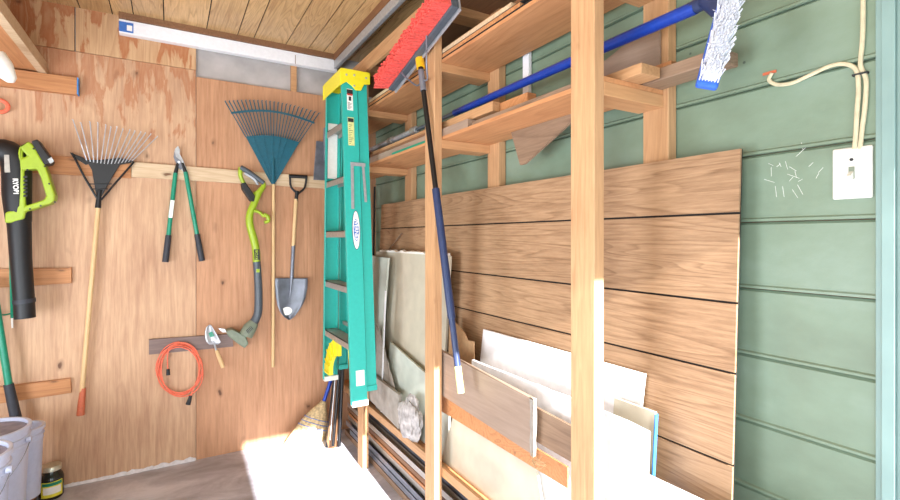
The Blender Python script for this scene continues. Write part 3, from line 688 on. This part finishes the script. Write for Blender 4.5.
for i, (x, y) in enumerate(tips):
    bx_ = 87+i*(132-87)/13; by = 161+3*math.sin(i/13*math.pi)
    b = bmn(); q = W(x, y, .055); tube(b, [W(bx_, by, .04), W(bx_*.6+x*.4, by*.6+y*.4, .05), q, q+V(.0, -.022, -.002)], .0030, 6); obj('tine', b, M['steel'], r)

# loppers
lo_ = thing('loppers', 'hand loppers with green handles and dark grips, hanging on wall', 'loppers', W(185, 262, .03))
b = bmn(); plate(b, [(178, 146), (180, 150), (179.5, 154), (182, 158), (185, 165), (187, 170), (183, 172), (179, 166), (175.5, 160), (174, 154), (175, 149)], .028, .034); obj('blade', b, M['steel'], lo_)
b = bmn(); plate(b, [(174.5, 152), (176, 157), (181, 161), (184, 168), (180, 170), (176, 163), (173.5, 157)], .034, .040); obj('hook_blade', b, M['darksteel'], lo_)
obj('pivot', tube(bmn(), [W(179, 162, .045), W(179, 162, .025)], .008, 12), M['steel'], lo_)
for (a, c, e, f) in (((178, 163), (175.5, 173), (168.5, 235), (165.3, 262)), ((182, 163), (185.5, 172), (197, 234), (202, 261))):
    obj('tang', tube(bmn(), [W(*a, .034), W(*c, .034)], [.009, .011], 10), M['black'], lo_, smooth=True)
    obj('handle', tube(bmn(), [W(*c, .034), W(*e, .034)], .0125, 14), M['tooteal'], lo_, smooth=True)
    obj('grip', tube(bmn(), [W(*e, .034), W(e[0]*.95+f[0]*.05, e[1]*.95+f[1]*.05, .034), W(*f, .034)], [.0145, .0165, .0175], 14), M['softblack'], lo_, smooth=True)
b = bmn(); plate(b, [(170.5, 200), (174.5, 200.5), (172.3, 218), (168.5, 217.5)], .0462, .0475); obj('sticker', b, M['paper'], lo_)

# blue plastic leaf rake
r = thing('leaf_rake', 'blue-green plastic fan leaf rake with thin pale handle', 'rake', W(273, 367, .03))
obj('handle', tube(bmn(), [W(273.5, 178, .035), W(273, 367, .03)], .0105, 12), M['handle'], r, smooth=True)
top_edge = [(245.7+(299.2-245.7)*t, 136.7+(142.4-136.7)*t-3.6*math.sin(t*math.pi)) for t in [i/10 for i in range(11)]]
b = bmn(); plate(b, top_edge+[(276.5, 181), (274.5, 184), (271.5, 184), (269.5, 181)], .035, .040); fan = obj('fan_plate', b, M['bluerake'], r)
b = bmn()
for (tx, ty) in ((253, 136), (263, 134.5), (273, 134), (281, 135.5), (288, 137)): beam(b, W(tx, ty, .042), W(273+(tx-273)*.18, 176, .042), .005, .005, (0, 1, 0))
tube(b, [W(273.2, 158, .045), W(273.3, 184, .045)], [.007, .014], 10); obj('rib', b, M['bluerake'], fan)
n = 24
for i in range(n):
    t = i/(n-1); bx_ = 245.9+(299-245.9)*t; by = 137+(142.4-137)*t-3.6*math.sin(t*math.pi)
    tx = 225+(319-225)*t; ty = 101+(113-101)*t-5.5*math.sin(t*math.pi)
    b = bmn(); q = W(tx, ty, .055)
    beam(b, W(bx_, by, .037), W(bx_*.3+tx*.7, by*.3+ty*.7, .045), .0052, .0055, (0, 1, 0)); tube(b, [W(bx_*.3+tx*.7, by*.3+ty*.7, .045), q, q+V(0, -.028, -.006)], [.0036, .0036, .003], 5)
    obj('tine', b, M['bluerake'], r)
bp_ = [(231+(314.5-231)*t, 113+(123-113)*t-6.5*math.sin(t*math.pi)) for t in [i/16 for i in range(17)]]
b = bmn()
for p, q in zip(bp_, bp_[1:]): beam(b, W(*p, .048), W(*q, .048), .004, .013, (0, 0, 1))
obj('cross_band', b, M['bluerake'], r)

# round point shovel
sh = thing('shovel', 'round-point shovel with D-handle and grey steel blade hanging on wall', 'shovel', W(291, 320, .03))
obj('grip', tube(bmn(), [W(289, 176, .035), W(307, 177, .035)], .012, 12), M['black'], sh, smooth=True)
b = bmn(); tube(b, [W(290, 177, .035), W(291, 187, .035), W(297, 194, .035), W(296, 200, .035)], .007, 8, sm=4); tube(b, [W(306.5, 178, .035), W(304.5, 188, .035), W(298, 194, .035), W(296, 200, .035)], .007, 8, sm=4); tube(b, [W(297, 191, .035), W(296, 201, .035)], .012, 10)
obj('yoke', b, M['black'], sh, smooth=True)
obj('shaft', tube(bmn(), [W(296, 199, .035), W(293.3, 246, .035)], .0125, 12), M['handle'], sh, smooth=True)
obj('socket', tube(bmn(), [W(293.4, 245, .035), W(291.8, 276, .035), W(290, 298, .038)], [.0125, .012, .004], 12), M['darksteel'], sh, smooth=True)
rows_ = [(278, 275.5, 307.5), (279.5, 275, 307.8), (288, 275.2, 307.4), (298, 276, 305.5), (306, 277.5, 302), (312, 280, 298), (317, 284, 294), (320, 288.5, 290)]
b = bmn(); gr = []
for (y, xl, xr) in rows_:
    gr.append([b.verts.new(W(xl+(xr-xl)*k/8, y, .018+.022*(2*k/8-1)**2+.0*y)) for k in range(9)])
for a, c in zip(gr, gr[1:]):
    for k in range(8): b.faces.new((a[k], a[k+1], c[k+1], c[k]))
bl = obj('blade', b, M['darksteel'], sh, smooth=True); mo = bl.modifiers.new('gauge', 'SOLIDIFY'); mo.thickness = .002
b = bmn(); c0 = W(286.8, 311, .024); n = 20
ring = [c0+V(.034*math.cos(a*2*math.pi/n), -.004, .028*math.sin(a*2*math.pi/n)) for a in range(n)]; loft(b, [ring, [p+V(0, .002, 0) for p in ring]]); obj('sticker', b, M['paper'], bl)
# square shovel partly behind ladder
sq = thing('shovel', 'dark square-mouth shovel blade partly hidden behind the teal ladder', 'shovel', W(322, 180, .03))
b = bmn(); plate(b, [(316, 141), (333, 143), (331, 181), (313, 180)], .014, .024); obj('blade', b, M['darksteel'], sq, bevel=.003)
obj('socket', tube(bmn(), [W(324.5, 160, .032), W(325, 143, .04), W(325.5, 128, .04)], [.006, .013, .014], 10), M['darksteel'], sq, smooth=True)

# string trimmer
K = lambda x, y: (200+x*.48, 160+y*.48)
tm = thing('string_trimmer', 'lime green and grey string trimmer hanging on plywood wall', 'string trimmer', W(240, 345, .08))
D = .075
sh_p = [K(121, 68), K(112, 92), K(104, 112), K(104, 135), K(112, 165), K(117, 190), K(118, 214)]
obj('body', tube(bmn(), wpts(sh_p, D), [.024, .022, .022, .023, .024, .024, .023], 14, sm=4), M['lime'], tm, smooth=True)
obj('shaft', tube(bmn(), wpts([K(118, 212), K(121, 250), K(122, 295), K(119, 325), K(103, 350)], D), [.024, .024, .025, .026, .03], 14, sm=4), M['slate'], tm, smooth=True)
b = bmn(); tube(b, wpts([K(120, 70), K(106, 72), K(92, 50), K(84, 32), K(85, 16)], D), [.02, .014, .012, .013, .015], 10, sm=4); tube(b, wpts([K(121, 70), K(132, 55), K(132, 47)], D), [.022, .015, .012], 10, sm=4)
obj('rear_handle', b, M['lime'], tm, smooth=True)
obj('handle_bar', tube(bmn(), wpts([K(84, 15), K(104, 27), K(133, 48)], D+.008), [.016, .017, .014], 10, sm=4), M['slate'], tm, smooth=True)
obj('trigger', tube(bmn(), wpts([K(93, 27), K(112, 38), K(121, 52)], D+.004), [.009, .012, .005], 8, sm=3), M['silver'], tm, smooth=True)
b = bmn(); plate(b, [K(84, 50), K(92, 48), K(112, 76), K(110, 88), K(102, 86), K(86, 62)], D-.03, D+.03); obj('battery', b, M['black'], tm, bevel=.005)
b = bmn(); tube(b, wpts([K(108, 105), K(122, 108), K(134, 118)], D), [.015, .010, .011], 10, sm=4); tube(b, wpts([K(133, 113), K(141, 118), K(142, 127), K(134, 130)], D+.006), [.012, .014, .013, .01], 10, sm=4)
obj('front_handle', b, M['lime'], tm, smooth=True)
b = bmn(); tube(b, wpts([K(113, 338), K(104, 350), K(95, 366)], D), [.03, .042, .044], 16, sm=3); hd_ = obj('motor_head', b, M['greygreen'], tm, smooth=True)
b = bmn()
for k in range(5): beam(b, W(*K(96+k*2.4, 354-k*2), D+.045), W(*K(101+k*2.4, 361-k*2), D+.045), .003, .003, (0, 1, 0))
obj('vent', b, M['black'], hd_)
b = bmn(); plate(b, [K(50, 352), K(64, 348), K(92, 362), K(98, 378), K(90, 388), K(78, 380), K(58, 364)], D-.05, D+.03); obj('guard', b, M['greygreen'], tm, bevel=.008)
b = bmn(); plate(b, [K(38, 350), K(50, 351), K(58, 358), K(46, 358)], D-.01, D+.005); obj('line_blade', b, M['silver'], tm)
b = bmn(); plate(b, [K(112.5, 186), K(123.5, 186), K(124.5, 208), K(113.5, 208)], D+.0225, D+.0255); lb = obj('logo_plate', b, M['black'], tm)
c_ = W(*K(118.5, 197), D+.0258); text('logo', 'RYOBI', .022, c_, (0, 0, 1), (-1, 0, 0), M['lime'], lb, .0004)
b = bmn(); plate(b, [K(117, 227), K(124, 227), K(124, 234), K(117, 234)], D+.02, D+.027); obj('button', b, M['lime'], tm)

# leaf blower
Z4 = lambda x, y: (x/4, 125+y/4)
bw = thing('leaf_blower', 'cordless leaf blower with lime handle and black tube on wall', 'leaf blower', W(20, 318, .12))
D = .13
obj('tube', tube(bmn(), wpts([(19, 218), (21, 260), (24, 300), (25, 318)], D), [.050, .045, .044, .044], 24), M['black'], bw, smooth=True)
b = bmn(); tube(b, wpts([(24, 299), (24.5, 303)], D), [.047, .047], 24); obj('tube_ring', b, M['softblack'], bw, smooth=True)
obj('motor_housing', tube(bmn(), wpts([(-24, 151), (-8, 151), (7, 152), (16, 163), (17, 195), (19, 222)], D), [.055, .058, .061, .062, .060, .052], 24, sm=4), M['black'], bw, smooth=True)
outer = [Z4(*p) for p in ((92, 100), (130, 74), (150, 95), (192, 165), (205, 200), (233, 285), (230, 305), (215, 318), (118, 350), (112, 378), (60, 393), (36, 394), (38, 352), (62, 345), (88, 325), (84, 250), (78, 160))]
hole = [Z4(*p) for p in ((112, 188), (160, 182), (176, 215), (197, 288), (188, 303), (118, 326))]
tri = [Z4(*p) for p in ((106, 112), (124, 132), (106, 140))]
b = bmn(); plate(b, outer, D-.025, D+.055, [hole, tri]); hb_ = obj('handle', b, M['lime'], bw, bevel=.008)
b = bmn()
for (x, y) in ((110, 180), (180, 165), (197, 235), (220, 308), (163, 323), (120, 336), (135, 95)):
    p = W(*Z4(x, y), D+.0555); tube(b, [p, p+V(0, -.002, 0)], .005, 8)
obj('screw', b, M['black'], hb_)
b = bmn(); plate(b, [Z4(*p) for p in ((140, 76), (165, 68), (222, 150), (214, 163), (192, 168))], D-.03, D+.06); bt = obj('battery', b, M['black'], bw, bevel=.006)
b = bmn(); plate(b, [Z4(*p) for p in ((190, 138), (206, 128), (216, 146), (202, 156))], D+.0605, D+.062); obj('battery_mark', b, M['silver'], bt)
b = bmn()
for k in range(6): plate(b, [Z4(94, 205+k*15), Z4(110, 203+k*15), Z4(110, 211+k*15), Z4(94, 213+k*15)], D+.055, D+.058)
obj('intake_grille', b, M['black'], bw)
b = bmn(); plate(b, [Z4(18, 120), Z4(38, 120), Z4(42, 190), Z4(20, 190)], D+.056, D+.0632); obj('spec_label', b, M['alu'], bw)
text('logo', 'RYOBI', .028, W(*Z4(62, 245), D+.0622), (0.04, 0, -1), (1, 0, .04), M['paper'], bw, .001)

# hand trowel
tw = thing('hand_trowel', 'small garden trowel with wooden handle hanging over dark board', 'trowel', W(223, 367, .05))
rows_ = [(324.5, 209, 210.5), (327, 206.5, 212.5), (332, 205, 215.5), (338, 205, 219), (342, 206.5, 221), (344.5, 209, 218)]
b = bmn(); gr = []
for (y, xl, xr) in rows_: gr.append([b.verts.new(W(xl+(xr-xl)*k/6, y, .038+.012*(2*k/6-1)**2)) for k in range(7)])
for a, c in zip(gr, gr[1:]):
    for k in range(6): b.faces.new((a[k], a[k+1], c[k+1], c[k]))
bl = obj('blade', b, M['steel'], tw, smooth=True); mo = bl.modifiers.new('gauge', 'SOLIDIFY'); mo.thickness = .0015
b = bmn(); plate(b, [(208.5, 333), (212, 331.5), (214.5, 336), (210, 337.5)], .045, .046); obj('emblem', b, M['tooteal'], bl)
obj('neck', tube(bmn(), wpts([(213, 341), (214.5, 345), (216.5, 351)], .045), [.004, .005, .007], 8), M['steel'], tw, smooth=True)
obj('handle', tube(bmn(), wpts([(216.3, 350), (218.5, 356), (221, 362), (223, 367.5)], .045), [.009, .012, .013, .012], 12), M['handle'], tw, smooth=True)
# dark board
b = bmn(); plate(b, [(149, 339), (232, 333.5), (233, 346), (149, 354)], .0025, .022); tag(obj('wall_cleat', b, M['grey_board']), 'weathered grey-brown board nailed to wall behind orange cord', 'board')
# left cleats
b = bmn(); plate(b, [(-8, 269), (69, 268), (72, 267), (72, 283), (-8, 288)], .0005, .02); tag(obj('wall_cleat', b, M['cleat'], bevel=.002), 'short knotty orange board on wall behind the leaf blower tube', 'board')
b = bmn(); plate(b, [(-8, 387), (71, 377.5), (72, 392), (-8, 404)], .0005, .02); tag(obj('wall_cleat', b, M['cleat'], bevel=.002), 'short board on wall above the white buckets', 'board')

# orange extension cord
cd = thing('extension_cord', 'coiled orange extension cord hanging under the dark board', 'cord', W(180, 400, .03))
pts = []; turns = 6; n = turns*28
for i in range(n+1):
    a = -math.pi/2+i/28*2*math.pi; k = i/28; wob = 2.6*math.sin(k*2.3)+1.0*math.sin(a*2+k)
    rx = 21+wob*.8; ry = 25+2.2*math.sin(k*3.1+1)
    pts.append(W(180+rx*math.cos(a)+.6*math.sin(k*5), 369.5+ry*math.sin(a)*-1*-1+1.2*math.sin(k*4), .028+.012*(math.sin(k*1.9)+1)*.9))
obj('cord', tube(bmn(), pts+[], .0036, 7), M['orange'], cd, smooth=True)
obj('cord', tube(bmn(), wpts([(170, 346), (167.5, 356), (168, 371)], .045), .0036, 7, sm=5), M['orange'], cd, smooth=True)
obj('cord', tube(bmn(), wpts([(198, 378), (193, 390), (190.5, 397)], .045), .0036, 7, sm=5), M['orange'], cd, smooth=True)
obj('socket', tube(bmn(), wpts([(168, 369), (168.2, 375)], .045), [.009, .011], 8), M['black'], cd, smooth=True)
obj('plug', tube(bmn(), wpts([(190.8, 395.5), (188, 404.5)], .045), [.009, .014], 8), M['black'], cd, smooth=True)

# thin green rod and leaning long handles at the left edge
rd = thing('green_rod', 'thin green rod with pale tip hanging behind blower tube', 'rod', W(11, 328, .03))
obj('rod', tube(bmn(), wpts([(9.5, 210), (12, 318)], .034), .007, 8), M['tooteal'], rd, smooth=True)
obj('cross_wire', tube(bmn(), wpts([(-6, 314), (4, 315), (14, 313)], .04), .004, 8), M['tooteal'], rd, smooth=True)
obj('tip', tube(bmn(), wpts([(12, 317), (12.3, 328)], .034), [.005, .004], 8), M['paper'], rd, smooth=True)
lp = thing('loppers', 'long green-handled lopper handle with dark grip leaning behind buckets', 'loppers', W(17, 412, .05))
obj('handle', tube(bmn(), wpts([(-8, 280), (9, 386)], .075), .0165, 14), M['tooteal'], lp, smooth=True)
obj('grip', tube(bmn(), wpts([(8.5, 384), (17.5, 425)], .075), [.021, .025], 14), M['softblack'], lp, smooth=True)

# ---------------- upper left corner ----------------
sf = thing('corner_shelf', 'plywood corner shelf high up at the left wall end', 'shelf', (-.9, 3.0, 2.28))
XE = -.577
obj('shelf_board', box(bmn(), (-1.6, 2.2, 2.295), (XE-.036, WY-.001, 2.31)), M['shelfply'], sf)
obj('edge_board', box(bmn(), (XE-.036, 2.2, 2.285), (XE, WY-.001, 2.345)), M['oldX'], sf)
cl = obj('support_cleat', box(bmn(), (-1.6, WY-.04, 2.19), (W(77, 90, .04).x, WY-.001, 2.284)), M['cleat'], sf, bevel=.002)
b = bmn(); xx = W(77, 90, .04).x; box(b, (xx, WY-.041, 2.19), (xx+.006, WY-.001, 2.285)); obj('tape', b, M['bluetape'], cl)
cn = thing('plastic_cone', 'white plastic cone hanging under the corner shelf', 'cone', W(5, 80, .5))
obj('cone', tube(bmn(), [W(-7, 57, .5), W(2, 68, .5), W(12, 80, .5), W(14.5, 81.5, .5)], [.05, .046, .022, .008], 18), M['paper'], cn, smooth=True)
obj('hanging_string', tube(bmn(), [W(-6, 58, .5), V(W(-6, 58, .5).x, WY-.5, 2.294)], .002, 6), M['paper'], cn)
b = bmn(); c0 = W(-1, 106, .04); tube(b, [c0+V(.036*math.cos(a), 0, .032*math.sin(a)) for a in [i*math.pi/12 for i in range(25)]], .010, 8); tag(obj('orange_ring', b, M['orange'], smooth=True), 'small orange ring handle on wall at left edge', 'ring')

# ---------------- buckets, jar ----------------
tag(obj('platform', box(bmn(), (-1.25, 2.0, 0), (-.612, WY-.012, .09)), M['cleat'], bevel=.003), 'low brown wooden platform under the buckets', 'platform')
def bucket(label, x, y, z, r, h, lid=True, group=None, bail=True):
    t = thing('bucket', label, 'bucket', (x, y, z), group); rb = r*.87; w_ = .003
    prof = [(0.002, 0), (rb, 0), (rb+(r-rb)*.8, h*.80), (r, h*.81), (r, h*.825), (rb+(r-rb)*.86, h*.83), (rb+(r-rb)*.88, h*.875), (r+.004, h*.88), (r+.004, h*.895), (rb+(r-rb)*.92, h*.90), (r*.99, h*.95), (r+.007, h*.955), (r+.007, h*.998), (r, h), (r-.006, h-.001), (r-.008, h-.03), (rb-.004, .006), (.002, .005)]
    obj('body', lathe(bmn(), (x, y, z), prof, 48), M['bucket'], t, smooth=True)
    if lid: obj('lid', lathe(bmn(), (x, y, z), [(.002, h-.026), (r-.0095, h-.026), (r-.0095, h-.016), (r-.03, h-.014), (.002, h-.014)], 40), M['bucketlid'], t, smooth=True)
    if bail:
        b = bmn(); a0 = math.radians(-10); ax = V(math.cos(a0), math.sin(a0), 0); ay = V(-math.sin(a0), math.cos(a0), 0)
        c = V(x, y, z+h*.86); tube(b, [c+ax*(r+.012)*math.cos(q)-ay*(r+.012)*math.sin(q)*.92*1.0+V(0, 0, -.19*math.sin(q)*(r/.15)) for q in [i*math.pi/24 for i in range(25)]], .0018, 6)
        obj('bail_handle', b, M['wire'], t, smooth=True)
        b = bmn(); p = c+ax*(r+.012); tube(b, [p+V(-.014, 0, 0), p+V(.004, 0, 0)], .014, 12); obj('bail_ear', b, M['bucket'], t, smooth=True)
    return t
bucket('white bucket with dusty lid and wire handle, nearest the wooden rake', -.705, 2.87, .09, .15, .45)
bucket('front white bucket cut off by the left edge of view', -.675, 2.42, .09, .15, .50)
bucket('smaller white pail behind the bucket, next to the plywood wall', -.648, 3.16, .09, .092, .35, lid=False, bail=False)
jr = thing('glass_jar', 'dark glass jar with pale lid and yellow label on the floor', 'jar', (-.548, 3.315, 0)); jx, jy = -.548, 3.3
R_ = .054
obj('jar_body', lathe(bmn(), (jx, jy, 0), [(.002, 0), (R_-.006, 0), (R_, .008), (R_, .105), (R_-.005, .122), (R_-.014, .134), (R_-.016, .15), (.002, .15)], 36), M['darkjar'], jr, smooth=True)
obj('lid', lathe(bmn(), (jx, jy, 0), [(.002, .147), (R_-.009, .147), (R_-.009, .168), (R_-.012, .172), (.002, .172)], 36), M['lid'], jr, smooth=True)
def arc_patch(r, a0, a1, z0, z1, th=.0008):
    b = bmn(); rr = []
    for i in range(13):
        a = math.radians(a0+(a1-a0)*i/12); c, s = math.cos(a), math.sin(a)
        rr.append([V(jx+r*c, jy+r*s, z0), V(jx+(r+th)*c, jy+(r+th)*s, z0), V(jx+(r+th)*c, jy+(r+th)*s, z1), V(jx+r*c, jy+r*s, z1)])
    return loft(b, rr)
lb = obj('label', arc_patch(R_+.0003, -130, -25, .018, .098), M['labelyellow'], jr)
obj('label_picture', arc_patch(R_+.0013, -118, -35, .035, .072), M['paper'], lb)
obj('label_heading', arc_patch(R_+.0013, -124, -30, .078, .094), M['tooteal'], lb)

# ---------------- corn broom and dark bundle by the ladder ----------------
br = thing('corn_broom', 'straw broom with blue handle leaning in the corner behind the ladder', 'broom', (.62, 3.25, 0))
bt_ = PY(303, 428, 3.28); top_ = PY(331.5, 378, 3.28); dn = (top_-bt_).normalized()
pA = PY(324, 401, 3.28)
obj('handle', tube(bmn(), [pA, pA+(PY(333, 374, 3.3)-pA)*4.2], .013, 12), M['blue'], br, smooth=True)
b = bmn(); ax = V(.42, 0, .90).normalized(); sdv = V(.9, 0, -.42); rr = []
Lb = .36; base = pA-ax*Lb
for t, wd, th in ((0, .15, .02), (.3, .125, .025), (.6, .095, .03), (.8, .06, .032), (.93, .03, .028), (1, .018, .018)):
    c = base+ax*Lb*t; n = 20
    rr.append([c+sdv*wd*math.cos(a*2*math.pi/n)+V(0, th*math.sin(a*2*math.pi/n), 0) for a in range(n)])
loft(b, rr); hd2 = obj('bristles', b, M['straw'], br, smooth=True)
for t, wd, th in ((.50, .108, .0295), (.58, .099, .031), (.66, .088, .032)):
    c = base+ax*Lb*t; b = bmn(); tube(b, [c+sdv*wd*math.cos(a)+V(0, th*math.sin(a), 0) for a in [i*math.pi/12 for i in range(25)]], .0022, 6); obj('stitching', b, M['blueprint'], hd2)
mn = min((br.matrix_world @ v.co).z if False else (v.co.z) for v in hd2.data.vertices)
bn = thing('folding_chair_bundle', 'dark folded bundle of fabric and black tubes standing by the ladder foot', 'folded chair', (.80, 3.15, 0))
def bpt(x, y, Y=2.9): return PY(x, y, Y)
zf = .012
for (xt, yt, xb_, yb_, Y, rr_) in ((343, 352, 339, 446, 3.10, .012), (336, 364, 327, 447, 3.14, .011), (340, 362, 333, 446, 3.06, .010)):
    obj('tube', tube(bmn(), [PY(xt, yt, Y), PY(xb_, yb_, Y)], rr_, 10), M['blackmetal'], bn, smooth=True)
b = bmn(); rr = []
for y, xl, xr in ((358, 339, 344), (372, 335, 345), (395, 332, 343), (418, 329, 341), (440, 326, 339), (448, 328, 336)):
    a = PY(xl, y, 3.14); c = PY(xr, y, 3.14); m_ = (a+c)/2; h_ = (c.x-a.x)/2
    rr.append([m_+V(h_*math.cos(q*math.pi/8), .025*math.sin(q*math.pi/8)*(1+.3*math.cos(q*2.1)), 0) for q in range(16)])
loft(b, rr); obj('fabric', b, M['darkwood'], bn, smooth=True)
b = bmn()
for x in (329, 333, 336.5): tube(b, [PY(x+6, 380, 3.105), PY(x+1, 440, 3.105)], .003, 6)
obj('strap', b, M['silver'], bn)

# ---------------- switch and cables on green wall ----------------
SWX = RX+.016
p0, p1 = PX(832, 173, RX-.018), PX(872.5, 173, RX-.018); zc = 1.39+(238-173)/478*1.085
yA, yB = p1.y, p0.y
sw = thing('light_switch', 'ivory toggle light switch on the green siding', 'light switch', (SWX, (yA+yB)/2, zc-.058))
obj('cover_plate', box(bmn(), (SWX-.034, yA, zc-.0585), (RX-.0105, yB, zc+.0585)), M['ivory'], sw, bevel=.004)
ym = (yA+yB)/2
obj('toggle_slot', box(bmn(), (SWX-.0350, ym-.0055, zc-.014), (SWX-.0342, ym+.0055, zc+.014)), M['greygreen'], sw)
b = bmn(); hexa(b, [(SWX-.034, ym-.004, zc-.012), (SWX-.034, ym+.004, zc-.012), (SWX-.034, ym+.004, zc+.004), (SWX-.034, ym-.004, zc+.004), (SWX-.050, ym-.0035, zc-.018), (SWX-.050, ym+.0035, zc-.018), (SWX-.050, ym+.0035, zc-.008), (SWX-.050, ym-.0035, zc-.008)]); obj('toggle', b, M['ivory'], sw)
for z, m in ((zc+.030, 'ink'), (zc-.030, 'steel')):
    obj('screw', tube(bmn(), [(SWX-.0355, ym, z), (SWX-.033, ym, z)], .0035, 10), M[m], sw)
def flat_cable(name, pts, w_, t_, label):
    pts = smooth_path(pts, 6); b = bmn(); rr = []
    for i, p in enumerate(pts):
        d = (pts[min(i+1, len(pts)-1)]-pts[max(i-1, 0)]).normalized(); u = V(1, 0, 0); s = d.cross(u).normalized(); n = 8
        rr.append([p+s*w_*math.cos(a*2*math.pi/n)+u*t_*math.sin(a*2*math.pi/n) for a in range(n)])
    loft(b, rr); return tag(obj(name, b, M['cable'], smooth=True), label, 'cable')
cx = RX-.0155
flat_cable('electric_cable', [PX(x, y, cx) for x, y in ((863, -25), (863, 20), (862, 45), (860.5, 65), (866, 80), (865, 105), (862, 130), (860, 149))], .0048, .0035, 'cream electric cable running straight up from the light switch')
hole_ = PX(771, 73, RX-.004)
flat_cable('electric_cable', [PX(x, y, cx-.002) for x, y in ((772, 73), (769, 80), (777, 84.5), (792, 83), (810, 75), (830, 66), (845, 64), (856, 70), (858.5, 88), (857, 110), (856, 130), (854.5, 149))], .0048, .0035, 'cream cable curving from a hole in the siding to light switch')
b = bmn(); q = PX(771, 73, RX-.008); box(b, (RX-.0122, q.y-.014, q.z-.003), (RX-.009, q.y+.018, q.z+.004)); struct('trim_10', b, M['orangegrip'])
b = bmn(); q = PX(860.5, 74, cx); box(b, (cx-.006, q.y-.014, q.z-.002), (cx+.006, q.y+.014, q.z+.002)); tag(obj('cable_staple', b, M['ink']), 'small staple holding the two cream cables', 'staple')
# pale scratches and stuck splinters on the siding, near the switch
b = bmn()
for k in range(20):
    x = random.gauss(790, 18); y = random.gauss(172, 20)
    if k > 20: x, y = random.uniform(810, 850), random.uniform(115, 185)
    p = PX(x, y, RX-.0105); a = random.choice((1.5, 1.2, 1.9, .6, 2.5))+random.uniform(-.2, .2); L_ = random.uniform(.008, .03)
    beam(b, p, p+V(0, math.cos(a)*L_, math.sin(a)*L_), .0006, .0005, (1, 0, 0))
b.normal_update(); tag(obj('splinters', b, M['paper']), 'pale splinters and bristles stuck on green siding left of switch', 'splinters')['kind'] = 'stuff'
